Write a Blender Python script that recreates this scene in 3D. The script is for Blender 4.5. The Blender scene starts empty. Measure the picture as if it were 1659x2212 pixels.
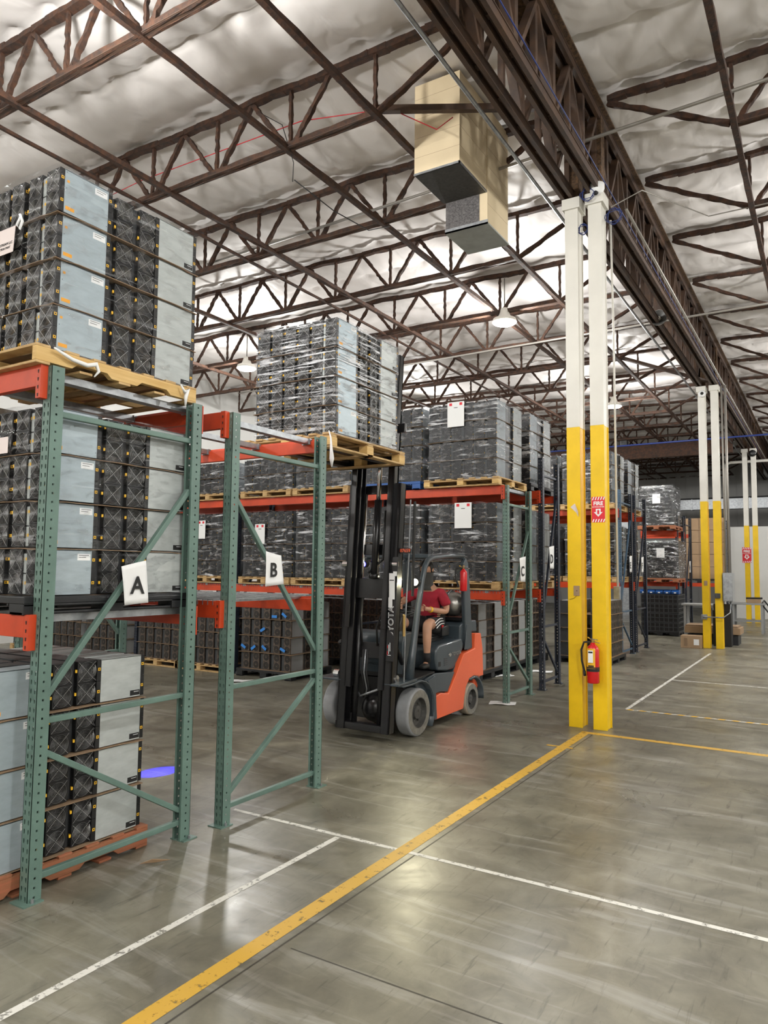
import bpy, math, random
from mathutils import Vector, Matrix, noise
random.seed(4)
PI = math.pi
SC = bpy.context.scene
COL = SC.collection
# ------------------------------------------------------------------ camera
cam_d = bpy.data.cameras.new('camera'); cam = bpy.data.objects.new('camera', cam_d); COL.objects.link(cam)
YAW, PITCH, ROLL = .550517, .0777195, .011135
fw = Vector((-math.sin(YAW)*math.cos(PITCH), math.cos(YAW)*math.cos(PITCH), math.sin(PITCH)))
rt = Vector((math.cos(YAW), math.sin(YAW), 0)); up = rt.cross(fw)
r2 = rt*math.cos(ROLL)+up*math.sin(ROLL); u2 = up*math.cos(ROLL)-rt*math.sin(ROLL)
m = Matrix((r2, u2, -fw)).transposed().to_4x4(); m.translation = (0, 0, 1.85); cam.matrix_world = m
cam_d.sensor_fit = 'VERTICAL'; cam_d.sensor_height = 36; cam_d.lens = 36*1569.24/2212
cam_d.clip_end = 200; cam_d.clip_start = .05
SC.camera = cam
# ------------------------------------------------------------------ world, exposure
w = bpy.data.worlds.new('world'); SC.world = w; w.use_nodes = True
w.node_tree.nodes['Background'].inputs[0].default_value = (.6, .62, .65, 1)
w.node_tree.nodes['Background'].inputs[1].default_value = .3
SC.view_settings.view_transform = 'Standard'; SC.view_settings.look = 'None'
SC.view_settings.exposure = 1.15; SC.view_settings.gamma = 1; SC.view_settings.use_curve_mapping = False
LAMPS = [(x, y) for y in (-5., 2.9, 12.95, 21.3) for x in (-11.9, -5.25, 1.6, 8)]+[(1.6, 29.8)]
LAMP_W = 185; LAMP_Z = 6.62

# ------------------------------------------------------------------ materials
def nd(t, typ, **k):
    n = t.nodes.new(typ)
    for a, b in k.items(): setattr(n, a, b)
    return n
def mat(name, col, rough=.5, metal=0., var=0., scale=8., bump=0., bscale=60., col2=None, spec=.5, coat=0., stretch=(1, 1, 1), lo=.35, hi=.65):
    m = bpy.data.materials.new(name); m.use_nodes = True; t = m.node_tree; b = t.nodes['Principled BSDF']
    b.inputs['Roughness'].default_value = rough; b.inputs['Metallic'].default_value = metal
    b.inputs['Specular IOR Level'].default_value = spec; b.inputs['Coat Weight'].default_value = coat
    tc = nd(t, 'ShaderNodeTexCoord'); mp = nd(t, 'ShaderNodeMapping'); mp.inputs['Scale'].default_value = stretch
    t.links.new(tc.outputs['Object'], mp.inputs['Vector'])
    c1 = (*col, 1); c2 = (*(col2 if col2 else [x*(1-var) for x in col]), 1)
    if var or col2:
        n = nd(t, 'ShaderNodeTexNoise'); n.inputs['Scale'].default_value = scale; n.inputs['Detail'].default_value = 5; n.inputs['Roughness'].default_value = .6
        t.links.new(mp.outputs[0], n.inputs['Vector'])
        r = nd(t, 'ShaderNodeValToRGB'); r.color_ramp.elements[0].position = lo; r.color_ramp.elements[1].position = hi
        r.color_ramp.elements[0].color = c1; r.color_ramp.elements[1].color = c2
        t.links.new(n.outputs[0], r.inputs[0]); t.links.new(r.outputs[0], b.inputs['Base Color'])
    else: b.inputs['Base Color'].default_value = c1
    if bump:
        n = nd(t, 'ShaderNodeTexNoise'); n.inputs['Scale'].default_value = bscale; n.inputs['Detail'].default_value = 4
        t.links.new(mp.outputs[0], n.inputs['Vector'])
        bp = nd(t, 'ShaderNodeBump'); bp.inputs['Strength'].default_value = bump; bp.inputs['Distance'].default_value = .01
        t.links.new(n.outputs[0], bp.inputs['Height']); t.links.new(bp.outputs[0], b.inputs['Normal'])
    return m
def emis(name, col, s):
    m = bpy.data.materials.new(name); m.use_nodes = True; b = m.node_tree.nodes['Principled BSDF']
    b.inputs['Base Color'].default_value = (*col, 1); b.inputs['Emission Color'].default_value = (*col, 1); b.inputs['Emission Strength'].default_value = s
    return m
M = {}
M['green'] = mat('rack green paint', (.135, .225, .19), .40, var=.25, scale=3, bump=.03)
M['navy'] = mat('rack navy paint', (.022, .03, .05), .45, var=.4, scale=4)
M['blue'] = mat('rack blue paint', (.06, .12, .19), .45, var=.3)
M['orange'] = mat('beam orange paint', (.62, .06, .012), .42, var=.25, scale=2.5)
M['galv'] = mat('galvanised steel', (.42, .44, .46), .38, .8, var=.35, scale=12, bump=.02)
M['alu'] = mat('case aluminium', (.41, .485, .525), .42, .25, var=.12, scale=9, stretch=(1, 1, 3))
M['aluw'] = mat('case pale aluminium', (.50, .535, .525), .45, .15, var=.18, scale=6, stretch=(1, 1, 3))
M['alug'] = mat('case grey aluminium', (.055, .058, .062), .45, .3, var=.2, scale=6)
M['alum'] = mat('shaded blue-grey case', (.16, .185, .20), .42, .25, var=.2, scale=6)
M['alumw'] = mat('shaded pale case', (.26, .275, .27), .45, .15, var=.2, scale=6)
M['black'] = mat('black plastic', (.011, .011, .012), .4, var=.3, scale=30)
M['blade'] = mat('fan blade black', (.006, .006, .0065), .35)
M['brownfan'] = mat('dusty brown fan', (.12, .09, .068), .7, var=.6, scale=25)
M['ringdark'] = mat('dim grille', (.055, .055, .06), .4, .4)
M['wire'] = mat('grille wire', (.42, .42, .42), .35, .6)
M['yel'] = mat('warning sticker yellow', (.85, .48, .02), .5)
M['orl'] = mat('orange label', (.85, .38, .03), .5)
M['white'] = mat('white paper', (.85, .86, .86), .6)
M['pink'] = mat('pink-white paper', (.86, .76, .74), .6)
M['ink'] = mat('black ink', (.01, .01, .01), .6)
M['card'] = mat('cardboard', (.30, .20, .12), .85, var=.2, scale=20)
M['tan'] = mat('tan carton', (.40, .27, .16), .85, var=.15, scale=5)
M['wood'] = mat('pallet pine', (.62, .43, .20), .7, col2=(.42, .26, .11), scale=9, stretch=(1, 1, 6), bump=.08)
M['woody'] = mat('yellow pine', (.74, .52, .22), .65, col2=(.58, .36, .12), scale=7, stretch=(1, .3, 6), bump=.08)
M['woodr'] = mat('red stained wood', (.42, .14, .07), .75, col2=(.30, .13, .06), scale=8, stretch=(1, .4, 6), bump=.1)
M['plas'] = mat('black pallet plastic', (.012, .013, .015), .45)
M['plasb'] = mat('blue plastic', (.01, .08, .30), .4)
M['rust'] = mat('rusty brown steel', (.085, .036, .018), .8, col2=(.032, .019, .014), scale=14, bump=.5, bscale=45)
M['steelbrown'] = mat('brown painted steel', (.055, .036, .029), .6, col2=(.10, .055, .032), scale=4, bump=.1)
M['rustplate'] = mat('flaky rust plate', (.16, .09, .045), .9, col2=(.05, .03, .018), scale=30, bump=.8, bscale=80)
M['beige'] = mat('beige duct board', (.80, .66, .44), .55, var=.06, scale=3)
M['foil'] = mat('foil insulation', (.16, .15, .15), .5, .4, var=.5, scale=40, bump=.4)
M['yellow'] = mat('column yellow paint', (.90, .58, .0), .5, var=.10, scale=4, bump=.04)
M['cream'] = mat('column white paint', (.74, .72, .66), .45, var=.06, scale=3)
M['concgrey'] = mat('grey box', (.30, .31, .31), .5)
M['forkor'] = mat('forklift orange paint', (.80, .13, .045), .32, coat=.3)
M['forkgr'] = mat('forklift dark grey paint', (.045, .06, .072), .32, coat=.25)
M['mast'] = mat('mast black steel', (.010, .010, .011), .30, spec=.5)
M['tire'] = mat('grey cushion tyre', (.30, .31, .32), .65, var=.15, scale=10)
M['tirew'] = mat('worn tan tyre', (.42, .36, .28), .7, var=.2, scale=12)
M['tireside'] = mat('dusty tyre wall', (.22, .21, .18), .8, var=.35, scale=20)
M['rim'] = mat('dusty dark rim', (.075, .073, .068), .6, var=.4, scale=25)
M['chrome'] = mat('chrome', (.75, .75, .75), .12, 1.)
M['tank'] = mat('brushed tank aluminium', (.50, .49, .46), .32, .85, var=.35, scale=5)
M['red'] = mat('red enamel', (.62, .008, .012), .25, coat=.4)
M['signred'] = mat('sign red', (.72, .015, .03), .45)
M['brass'] = mat('brass', (.6, .4, .15), .3, .9)
M['skin'] = mat('skin', (.50, .27, .17), .5, var=.12, scale=12)
M['shirt'] = mat('crimson cotton', (.36, .012, .03), .85, var=.25, scale=10)
M['short'] = mat('black shorts', (.01, .01, .012), .8)
M['hair'] = mat('dark hair', (.014, .012, .01), .7)
M['gaiter'] = mat('grey neck gaiter', (.05, .05, .048), .85)
M['vinyl'] = mat('black vinyl', (.014, .014, .015), .35)
M['rubber'] = mat('black rubber', (.012, .012, .012), .6)
M['lime'] = mat('lime tape', (.35, .8, .1), .5)
M['bluetape'] = mat('blue tape', (.03, .22, .65), .5)
M['wallw'] = mat('white painted wall', (.66, .66, .64), .7, var=.07, scale=.6)
M['wallg'] = mat('grey wall panel', (.34, .34, .33), .75, var=.12, scale=.7)
M['bluecable'] = mat('blue cable', (.012, .03, .16), .5)
M['redcable'] = mat('red wire', (.5, .02, .03), .5)
M['conduit'] = mat('dull conduit', (.35, .33, .30), .45, .5)
M['lens'] = emis('lamp lens', (1, .98, .95), 18)
M['head'] = emis('headlight lens', (1, .93, .65), 60)
M['blueglow'] = emis('blue lamp lens', (.05, .05, 1), 12)
M['water'] = mat('clear bottle', (.5, .55, .58), .15, spec=.7)
# stretch film: clear wrinkled sheet; gathered white strands double as painted highlight streaks
def film_mat(name, lo, hi, white, g0, g1, zs):
    m = bpy.data.materials.new(name); m.use_nodes = True; t = m.node_tree; t.nodes.clear()
    out = nd(t, 'ShaderNodeOutputMaterial'); tr = nd(t, 'ShaderNodeBsdfTransparent'); gl = nd(t, 'ShaderNodeBsdfGlossy'); df = nd(t, 'ShaderNodeBsdfDiffuse')
    gl.inputs['Roughness'].default_value = .13; gl.inputs['Color'].default_value = (.95, .96, 1, 1); df.inputs['Color'].default_value = (.85, .87, .9, 1)
    tr.inputs[0].default_value = (.96, .965, .97, 1)
    tc = nd(t, 'ShaderNodeTexCoord')
    def ns(scale, st, rot, det=6, dist=.5):
        mp = nd(t, 'ShaderNodeMapping'); mp.inputs['Scale'].default_value = st; mp.inputs['Rotation'].default_value = rot; t.links.new(tc.outputs['Object'], mp.inputs[0])
        n = nd(t, 'ShaderNodeTexNoise'); n.inputs['Scale'].default_value = scale; n.inputs['Detail'].default_value = det; n.inputs['Roughness'].default_value = .62; n.inputs['Distortion'].default_value = dist
        t.links.new(mp.outputs[0], n.inputs[0]); return n
    def rp(n, a, b, ca, cb):
        r = nd(t, 'ShaderNodeValToRGB'); r.color_ramp.elements[0].position = a; r.color_ramp.elements[1].position = b
        r.color_ramp.elements[0].color = (ca, ca, ca, 1); r.color_ramp.elements[1].color = (cb, cb, cb, 1); t.links.new(n.outputs[0], r.inputs[0]); return r
    n = ns(1.5, (1.3, 1.3, zs), (.07, .10, 0)); n2 = ns(6, (1, 1, 2.5), (0, 0, 0), 5, 1.); n3 = ns(1.7, (1, 1, 1.6), (0, .3, 0), 4, 1.2)
    ad = nd(t, 'ShaderNodeMath', operation='MULTIPLY_ADD'); t.links.new(n2.outputs[0], ad.inputs[0]); ad.inputs[1].default_value = 1.2; t.links.new(n.outputs[0], ad.inputs[2])
    bp = nd(t, 'ShaderNodeBump'); bp.inputs['Strength'].default_value = 1; bp.inputs['Distance'].default_value = .05
    t.links.new(ad.outputs[0], bp.inputs['Height']); t.links.new(bp.outputs[0], gl.inputs['Normal'])
    r = rp(n, lo, hi, 0, 1); k = rp(n3, .42, .62, .12, white)
    mu = nd(t, 'ShaderNodeMath', operation='MULTIPLY'); t.links.new(r.outputs[0], mu.inputs[0]); t.links.new(k.outputs[0], mu.inputs[1])
    mx = nd(t, 'ShaderNodeMixShader'); t.links.new(mu.outputs[0], mx.inputs[0]); t.links.new(tr.outputs[0], mx.inputs[1]); t.links.new(df.outputs[0], mx.inputs[2])
    r3 = rp(n2, .52, .64, g0, g1)
    mx2 = nd(t, 'ShaderNodeMixShader'); t.links.new(r3.outputs[0], mx2.inputs[0]); t.links.new(mx.outputs[0], mx2.inputs[1]); t.links.new(gl.outputs[0], mx2.inputs[2])
    t.links.new(mx2.outputs[0], out.inputs[0]); return m
M['film'] = film_mat('clear stretch film', .60, .70, .30, .02, .24, 24)
M['filmh'] = film_mat('wrinkled stretch film', .53, .59, .9, .015, .42, 34)
M['filmd'] = film_mat('crumpled stretch film', .57, .62, .75, .01, .38, 12)
def floor_mat():
    m = bpy.data.materials.new('polished concrete'); m.use_nodes = True; t = m.node_tree; b = t.nodes['Principled BSDF']
    tc = nd(t, 'ShaderNodeTexCoord')
    def noise_(s, d=6, st=(1, 1, 1), dist=0, rot=0):
        mp = nd(t, 'ShaderNodeMapping'); mp.inputs['Scale'].default_value = st; mp.inputs['Rotation'].default_value = (0, 0, rot); t.links.new(tc.outputs['Object'], mp.inputs[0])
        n = nd(t, 'ShaderNodeTexNoise'); n.inputs['Scale'].default_value = s; n.inputs['Detail'].default_value = d; n.inputs['Roughness'].default_value = .62; n.inputs['Distortion'].default_value = dist
        t.links.new(mp.outputs[0], n.inputs[0]); return n
    def ramp(n, a, ca, b_, cb):
        r = nd(t, 'ShaderNodeValToRGB'); r.color_ramp.elements[0].position = a; r.color_ramp.elements[1].position = b_
        r.color_ramp.elements[0].color = ca; r.color_ramp.elements[1].color = cb; t.links.new(n.outputs[0], r.inputs[0]); return r
    a = ramp(noise_(.8, 8, dist=.5), .35, (.132, .122, .088, 1), .65, (.25, .237, .185, 1))
    bb = ramp(noise_(3.5, 8, (1, 1, 1), .8), .3, (.62, .62, .62, 1), .7, (1.12, 1.12, 1.12, 1))
    mu = nd(t, 'ShaderNodeMixRGB', blend_type='MULTIPLY'); mu.inputs[0].default_value = 1; t.links.new(a.outputs[0], mu.inputs[1]); t.links.new(bb.outputs[0], mu.inputs[2])
    # scuffs running between the aisles and dusty pale patches
    sc = ramp(noise_(1.4, 9, (.5, 4, 1), 1.2, .35), .54, (0, 0, 0, 1), .72, (.7, .7, .7, 1))
    m2 = nd(t, 'ShaderNodeMixRGB'); t.links.new(sc.outputs[0], m2.inputs[0]); t.links.new(mu.outputs[0], m2.inputs[1]); m2.inputs[2].default_value = (.36, .35, .315, 1)
    sc2 = ramp(noise_(9, 9, (3.4, .35, 1), .6, -.5), .58, (0, 0, 0, 1), .70, (.6, .6, .6, 1))
    m3 = nd(t, 'ShaderNodeMixRGB'); t.links.new(sc2.outputs[0], m3.inputs[0]); t.links.new(m2.outputs[0], m3.inputs[1]); m3.inputs[2].default_value = (.05, .045, .033, 1)
    t.links.new(m3.outputs[0], b.inputs['Base Color'])
    rr = ramp(noise_(1.1, 7, dist=.7), .35, (.27, .27, .27, 1), .68, (.48, .48, .48, 1)); t.links.new(rr.outputs[0], b.inputs['Roughness'])
    bp = nd(t, 'ShaderNodeBump'); bp.inputs['Strength'].default_value = .12; bp.inputs['Distance'].default_value = .01
    t.links.new(noise_(5, 8).outputs[0], bp.inputs['Height']); t.links.new(bp.outputs[0], b.inputs['Normal'])
    b.inputs['Specular IOR Level'].default_value = .5
    return m
M['floor'] = floor_mat()
def paint_mat(name, col, keep):
    m = bpy.data.materials.new(name); m.use_nodes = True; t = m.node_tree; b = t.nodes['Principled BSDF']
    b.inputs['Base Color'].default_value = (*col, 1); b.inputs['Roughness'].default_value = .5
    tc = nd(t, 'ShaderNodeTexCoord'); n = nd(t, 'ShaderNodeTexNoise'); n.inputs['Scale'].default_value = 14; n.inputs['Detail'].default_value = 8; n.inputs['Roughness'].default_value = .75
    t.links.new(tc.outputs['Object'], n.inputs[0]); r = nd(t, 'ShaderNodeValToRGB'); r.color_ramp.elements[0].position = keep; r.color_ramp.elements[1].position = keep+.08
    r.color_ramp.elements[0].color = (1, 1, 1, 1); r.color_ramp.elements[1].color = (.15, .15, .15, 1)
    t.links.new(n.outputs[0], r.inputs[0]); t.links.new(r.outputs[0], b.inputs['Alpha']); return m
M['pyel'] = paint_mat('worn yellow floor paint', (.60, .36, .05), .56)
M['pwht'] = paint_mat('worn white floor paint', (.68, .67, .62), .53)
M['pdark'] = paint_mat('floor joint', (.05, .045, .035), .6)
def ceil_mat():
    m = mat('white insulation fabric', (.88, .845, .825), .55, var=.06, scale=.8)
    t = m.node_tree; b = t.nodes['Principled BSDF']; tc = nd(t, 'ShaderNodeTexCoord')
    mp = nd(t, 'ShaderNodeMapping'); mp.inputs['Scale'].default_value = (1.2, .6, 1); t.links.new(tc.outputs['Object'], mp.inputs[0])
    n = nd(t, 'ShaderNodeTexNoise'); n.inputs['Scale'].default_value = 2.2; n.inputs['Detail'].default_value = 2.5; n.inputs['Distortion'].default_value = .8; t.links.new(mp.outputs[0], n.inputs[0])
    bp = nd(t, 'ShaderNodeBump'); bp.inputs['Strength'].default_value = .5; bp.inputs['Distance'].default_value = .05
    t.links.new(n.outputs[0], bp.inputs['Height']); t.links.new(bp.outputs[0], b.inputs['Normal']); return m
M['ceil'] = ceil_mat()

# ------------------------------------------------------------------ mesh builder
class MB:
    def __init__(s): s.v = []; s.f = []; s.m = []; s.sl = []
    def slot(s, k):
        if k not in s.sl: s.sl.append(k)
        return s.sl.index(k)
    def add(s, vs, fs, k):
        o = len(s.v); i = s.slot(k); s.v += [tuple(p) for p in vs]
        for f in fs: s.f.append(tuple(a+o for a in f)); s.m.append(i)
    def box(s, x0, x1, y0, y1, z0, z1, k):
        s.add([(x0,y0,z0),(x1,y0,z0),(x1,y1,z0),(x0,y1,z0),(x0,y0,z1),(x1,y0,z1),(x1,y1,z1),(x0,y1,z1)],
              [(0,3,2,1),(4,5,6,7),(0,1,5,4),(1,2,6,5),(2,3,7,6),(3,0,4,7)], k)
    def bar(s, p, q, w, h, k, upv=(0, 0, 1)):
        p = Vector(p); q = Vector(q); d = (q-p).normalized(); u = Vector(upv)
        if abs(d.dot(u)) > .95: u = Vector((0, 1, 0))
        a = d.cross(u).normalized()*w/2; b = a.cross(d).normalized()*h/2
        vs = [p-a-b, p+a-b, p+a+b, p-a+b, q-a-b, q+a-b, q+a+b, q-a+b]
        s.add(vs, [(0,3,2,1),(4,5,6,7),(0,1,5,4),(1,2,6,5),(2,3,7,6),(3,0,4,7)], k)
    def rough(s, p, q, w, h, k, seg=8, jit=.35):
        p = Vector(p); q = Vector(q); d = (q-p).normalized(); u = Vector((0, 0, 1))
        if abs(d.dot(u)) > .95: u = Vector((0, 1, 0))
        a0 = d.cross(u).normalized()*w/2; b0 = a0.cross(d).normalized()*h/2; vs = []; fs = []
        for i in range(seg+1):
            c = p.lerp(q, i/seg)
            for sa, sb in ((-1,-1),(1,-1),(1,1),(-1,1)):
                j = 1+random.uniform(-jit*.3, jit); vs.append(c+a0*sa*j+b0*sb*(1+random.uniform(-jit*.3, jit)))
        for i in range(seg):
            for j in range(4): fs.append((i*4+j, i*4+(j+1) % 4, i*4+4+(j+1) % 4, i*4+4+j))
        fs += [(3,2,1,0), (seg*4, seg*4+1, seg*4+2, seg*4+3)]; s.add(vs, fs, k)
    def tube(s, pts, r, k, n=8, cap=True):
        pts = [Vector(p) for p in pts]; vs = []; fs = []; N = len(pts); prev = None
        for i, c in enumerate(pts):
            d = (pts[min(i+1, N-1)]-pts[max(i-1, 0)]).normalized()
            if prev is None:
                u = Vector((0, 0, 1)) if abs(d.z) < .9 else Vector((0, 1, 0)); a = d.cross(u).normalized()
            else: a = (prev-d*prev.dot(d)).normalized()
            prev = a; b = d.cross(a); rr = r[i] if isinstance(r, (list, tuple)) else r
            for j in range(n): t = 2*PI*j/n; vs.append(c+a*math.cos(t)*rr+b*math.sin(t)*rr)
        for i in range(N-1):
            for j in range(n): fs.append((i*n+j, i*n+(j+1) % n, i*n+n+(j+1) % n, i*n+n+j))
        if cap: fs += [tuple(reversed(range(n))), tuple(range((N-1)*n, N*n))]
        s.add(vs, fs, k)
    def lathe(s, c, ax, prof, k, n=24, c0=True, c1=True):
        # prof: (distance along axis, radius); ax 0,1,2
        vs = []; fs = []
        for h, r in prof:
            for j in range(n):
                t = 2*PI*j/n; a, b = math.cos(t)*r, math.sin(t)*r
                vs.append(Vector(c)+Vector({0: (h, a, b), 1: (b, h, a), 2: (a, b, h)}[ax]))
        for i in range(len(prof)-1):
            for j in range(n): fs.append((i*n+j, i*n+(j+1) % n, i*n+n+(j+1) % n, i*n+n+j))
        if c0: fs.append(tuple(reversed(range(n))))
        if c1: fs.append(tuple(range((len(prof)-1)*n, len(prof)*n)))
        s.add(vs, fs, k)
    def prism(s, pts, x0, x1, k, ax=0):
        # polygon of 2D points extruded along an axis: ax 0 -> pts (y,z); 1 -> (x,z); 2 -> (x,y)
        def P(a, p): return {0: (a, p[0], p[1]), 1: (p[0], a, p[1]), 2: (p[0], p[1], a)}[ax]
        n = len(pts); vs = [P(x0, p) for p in pts]+[P(x1, p) for p in pts]
        s.add(vs, [tuple(reversed(range(n))), tuple(range(n, 2*n))]+[(i, (i+1) % n, n+(i+1) % n, n+i) for i in range(n)], k)
    def quad(s, a, b, c, d, k): s.add([a, b, c, d], [(0, 1, 2, 3)], k)
    def mesh(s, name, smooth=False):
        me = bpy.data.meshes.new(name); me.from_pydata(s.v, [], s.f)
        for k in s.sl: me.materials.append(M[k])
        me.polygons.foreach_set('material_index', s.m)
        if smooth: me.polygons.foreach_set('use_smooth', [True]*len(s.f))
        me.update(); return me
    def build(s, name, parent=None, loc=None, rotz=0, bevel=0, smooth=False, label=None, seg=2):
        o = bpy.data.objects.new(name, s.mesh(name, smooth)); COL.objects.link(o)
        fix(o.data)
        if parent: o.parent = parent
        if loc: o.location = loc
        o.rotation_euler.z = rotz
        if bevel:
            b = o.modifiers.new('bevel', 'BEVEL'); b.width = bevel; b.segments = seg; b.limit_method = 'ANGLE'; b.angle_limit = .6
            b.harden_normals = False
            for p in o.data.polygons: p.use_smooth = True
            a = o.modifiers.new('wn', 'WEIGHTED_NORMAL')
        if label: o['label'] = label
        return o
import bmesh
def fix(me):
    bm = bmesh.new(); bm.from_mesh(me); bmesh.ops.recalc_face_normals(bm, faces=bm.faces); bm.to_mesh(me); bm.free()
def tag(o, label=None, cat=None, group=None, kind=None):
    if label: o['label'] = label
    if cat: o['category'] = cat
    if group: o['group'] = group
    if kind: o['kind'] = kind
    return o
def thing(name, label, cat, loc=(0, 0, 0), group=None, rotz=0):
    o = bpy.data.objects.new(name, None); COL.objects.link(o); o.location = loc; o.rotation_euler.z = rotz; o.empty_display_size = .1
    return tag(o, label, cat, group)
KIDS = {}
def copy_tree(o, parent=None, depth=0):
    c = o.copy(); COL.objects.link(c)
    if parent: c.parent = parent
    for ch in list(o.children): copy_tree(ch, c)
    return c
def inst(name, me, loc, parent=None, rotz=0):
    o = bpy.data.objects.new(name, me); COL.objects.link(o); o.location = loc; o.rotation_euler.z = rotz
    if parent: o.parent = parent
    return o
def text(s, size, k, name, parent, loc, rot, ext=.0008, outline=False, align='CENTER', bold=0, sx=1):
    cu = bpy.data.curves.new(name, 'FONT'); cu.body = s; cu.size = size; cu.extrude = ext; cu.align_x = align; cu.align_y = 'CENTER'
    cu.offset = bold
    if outline: cu.fill_mode = 'NONE'; cu.bevel_depth = size*.022; cu.extrude = 0; cu.bevel_resolution = 0
    cu.resolution_u = 3
    o = bpy.data.objects.new(name, cu); COL.objects.link(o); bpy.context.view_layer.update()
    me = bpy.data.meshes.new_from_object(o.evaluated_get(bpy.context.evaluated_depsgraph_get()))
    bpy.data.objects.remove(o); bpy.data.curves.remove(cu)
    me.materials.clear(); me.materials.append(M[k])
    o = bpy.data.objects.new(name, me); COL.objects.link(o); o.parent = parent; o.location = loc; o.rotation_euler = rot; o.scale.x = sx
    return o
FRONT = (PI/2, 0, 0)          # text that faces -Y
SIDE = (PI/2, 0, PI/2)        # text that faces +X

# ------------------------------------------------------------------ structure
XL, XR, YB, YF, ZC = -16.6, 10.5, -7.5, 41, 7.66
def struct(o): o['kind'] = 'structure'; return o
b = MB(); b.quad((XL, YB, 0), (XR, YB, 0), (XR, YF, 0), (XL, YF, 0), 'floor'); struct(b.build('floor'))
JY = [8.64+2.16*k for k in range(-6, 16)]
def ceiling():
    def axis(lo, hi, fa, fb, coarse, fine):
        out = [lo]
        while out[-1] < hi: out.append(out[-1]+(fine if fa < out[-1] < fb else coarse))
        return out
    nx = axis(XL, XR, -9.5, 2.5, .14, .065); ny = axis(YB, YF, 2.5, 13, .10, .055)
    vs = []; W = len(nx)
    for y in ny:
        for x in nx:
            u = ((y-8.64)/1.08) % 1.0; row = int(math.floor((y-8.64)/1.08))
            sag = abs(math.sin(PI*u))**.55
            e = .15 if row % 2 else .18
            z = ZC+.10-e*sag*(.8+.5*noise.noise((x*.45, y*.5, 1)))
            # tacks along each seam pull the quilt up and crease it
            rr = row+(1 if u > .5 else 0); yl = 8.64+rr*1.08; off = .31*(rr % 2)+.12*noise.noise((rr*3.1, 0, 0)); px = round((x-off)/.62)*.62+off
            dx, dy = x-px, y-yl; r = math.hypot(dx, dy); a = math.atan2(dy, dx)
            z += .055*math.exp(-(r/.10)**2)-.03*math.exp(-(dy/.10)**2)*(abs(dx)/.31)
            z += .017*math.exp(-r/.22)*math.sin(9*a+5*noise.noise((px, yl, 0)))*min(1, r/.08)
            z += .035*noise.noise((x*1.7, y*1.3, 3))+.014*noise.noise((x*5, y*4, 7))
            vs.append((x, y, z))
    fs = [(j*W+i, j*W+i+1, (j+1)*W+i+1, (j+1)*W+i) for j in range(len(ny)-1) for i in range(W-1)]
    b = MB(); b.add(vs, fs, 'ceil'); struct(b.build('ceiling', smooth=True))
ceiling()
b = MB(); b.box(XL-.15, XL, YB, YF, 0, 8, 'wallw'); struct(b.build('wall_left'))
b = MB(); b.box(XR, XR+.15, YB, YF, 0, 8, 'wallw'); struct(b.build('wall_right'))
b = MB(); b.box(XL-.15, XR+.15, YB-.15, YB, 0, 8, 'wallw'); struct(b.build('wall_front'))
b = MB(); b.box(XL-.15, XR+.15, YF, YF+.15, 0, 8, 'wallg')
for i in range(56): x = XL+i*.485; b.box(x, x+.03, YF-.03, YF, 0, 8, 'wallg')
b.box(XL, XR, YF-.06, YF-.03, 5.6, 5.72, 'ink'); struct(b.build('wall_back'))
b = MB(); b.box(-3.75, XR, 33, 33.15, 0, 3.72, 'wallw'); struct(b.build('wall_partition'))
# painted floor lines (thin paint films)
def stripe(n, x0, x1, y0, y1, k, z=.0015):
    b = MB(); b.quad((x0, y0, z), (x1, y0, z), (x1, y1, z), (x0, y1, z), k); struct(b.build('trim_%d' % n))
stripe(1, -2.505, -2.405, YB, 8.42, 'pyel'); stripe(2, -2.505, 4, 8.42, 8.52, 'pyel', .0012)
stripe(3, -2.975, -2.93, YB, 4.25, 'pwht'); stripe(4, -3.95, 4, 4.265, 4.305, 'pwht', .0012)
stripe(5, -2.42, -2.37, 10.2, 18.2, 'pwht'); stripe(6, -2.4, 4, 10.15, 10.20, 'pwht', .0018); stripe(7, -2.4, 4, 13.35, 13.4, 'pwht', .0018)
stripe(8, -2.36, -2.35, YB, 8.4, 'pdark', .001); stripe(9, -2.63, -2.35, 7.62, 7.67, 'pyel', .0018)
stripe(10, -2.3, 4, 2.92, 2.928, 'pdark', .001); stripe(11, -2.4, 4, 23.2, 23.26, 'pwht')
b = MB()
for i in range(40): x = -2.4+i*.16; b.quad((x, 10.15, .0026), (x+.08, 10.15, .0026), (x+.11, 10.2, .0026), (x+.03, 10.2, .0026), 'yel')
struct(b.build('trim_12'))

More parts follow.
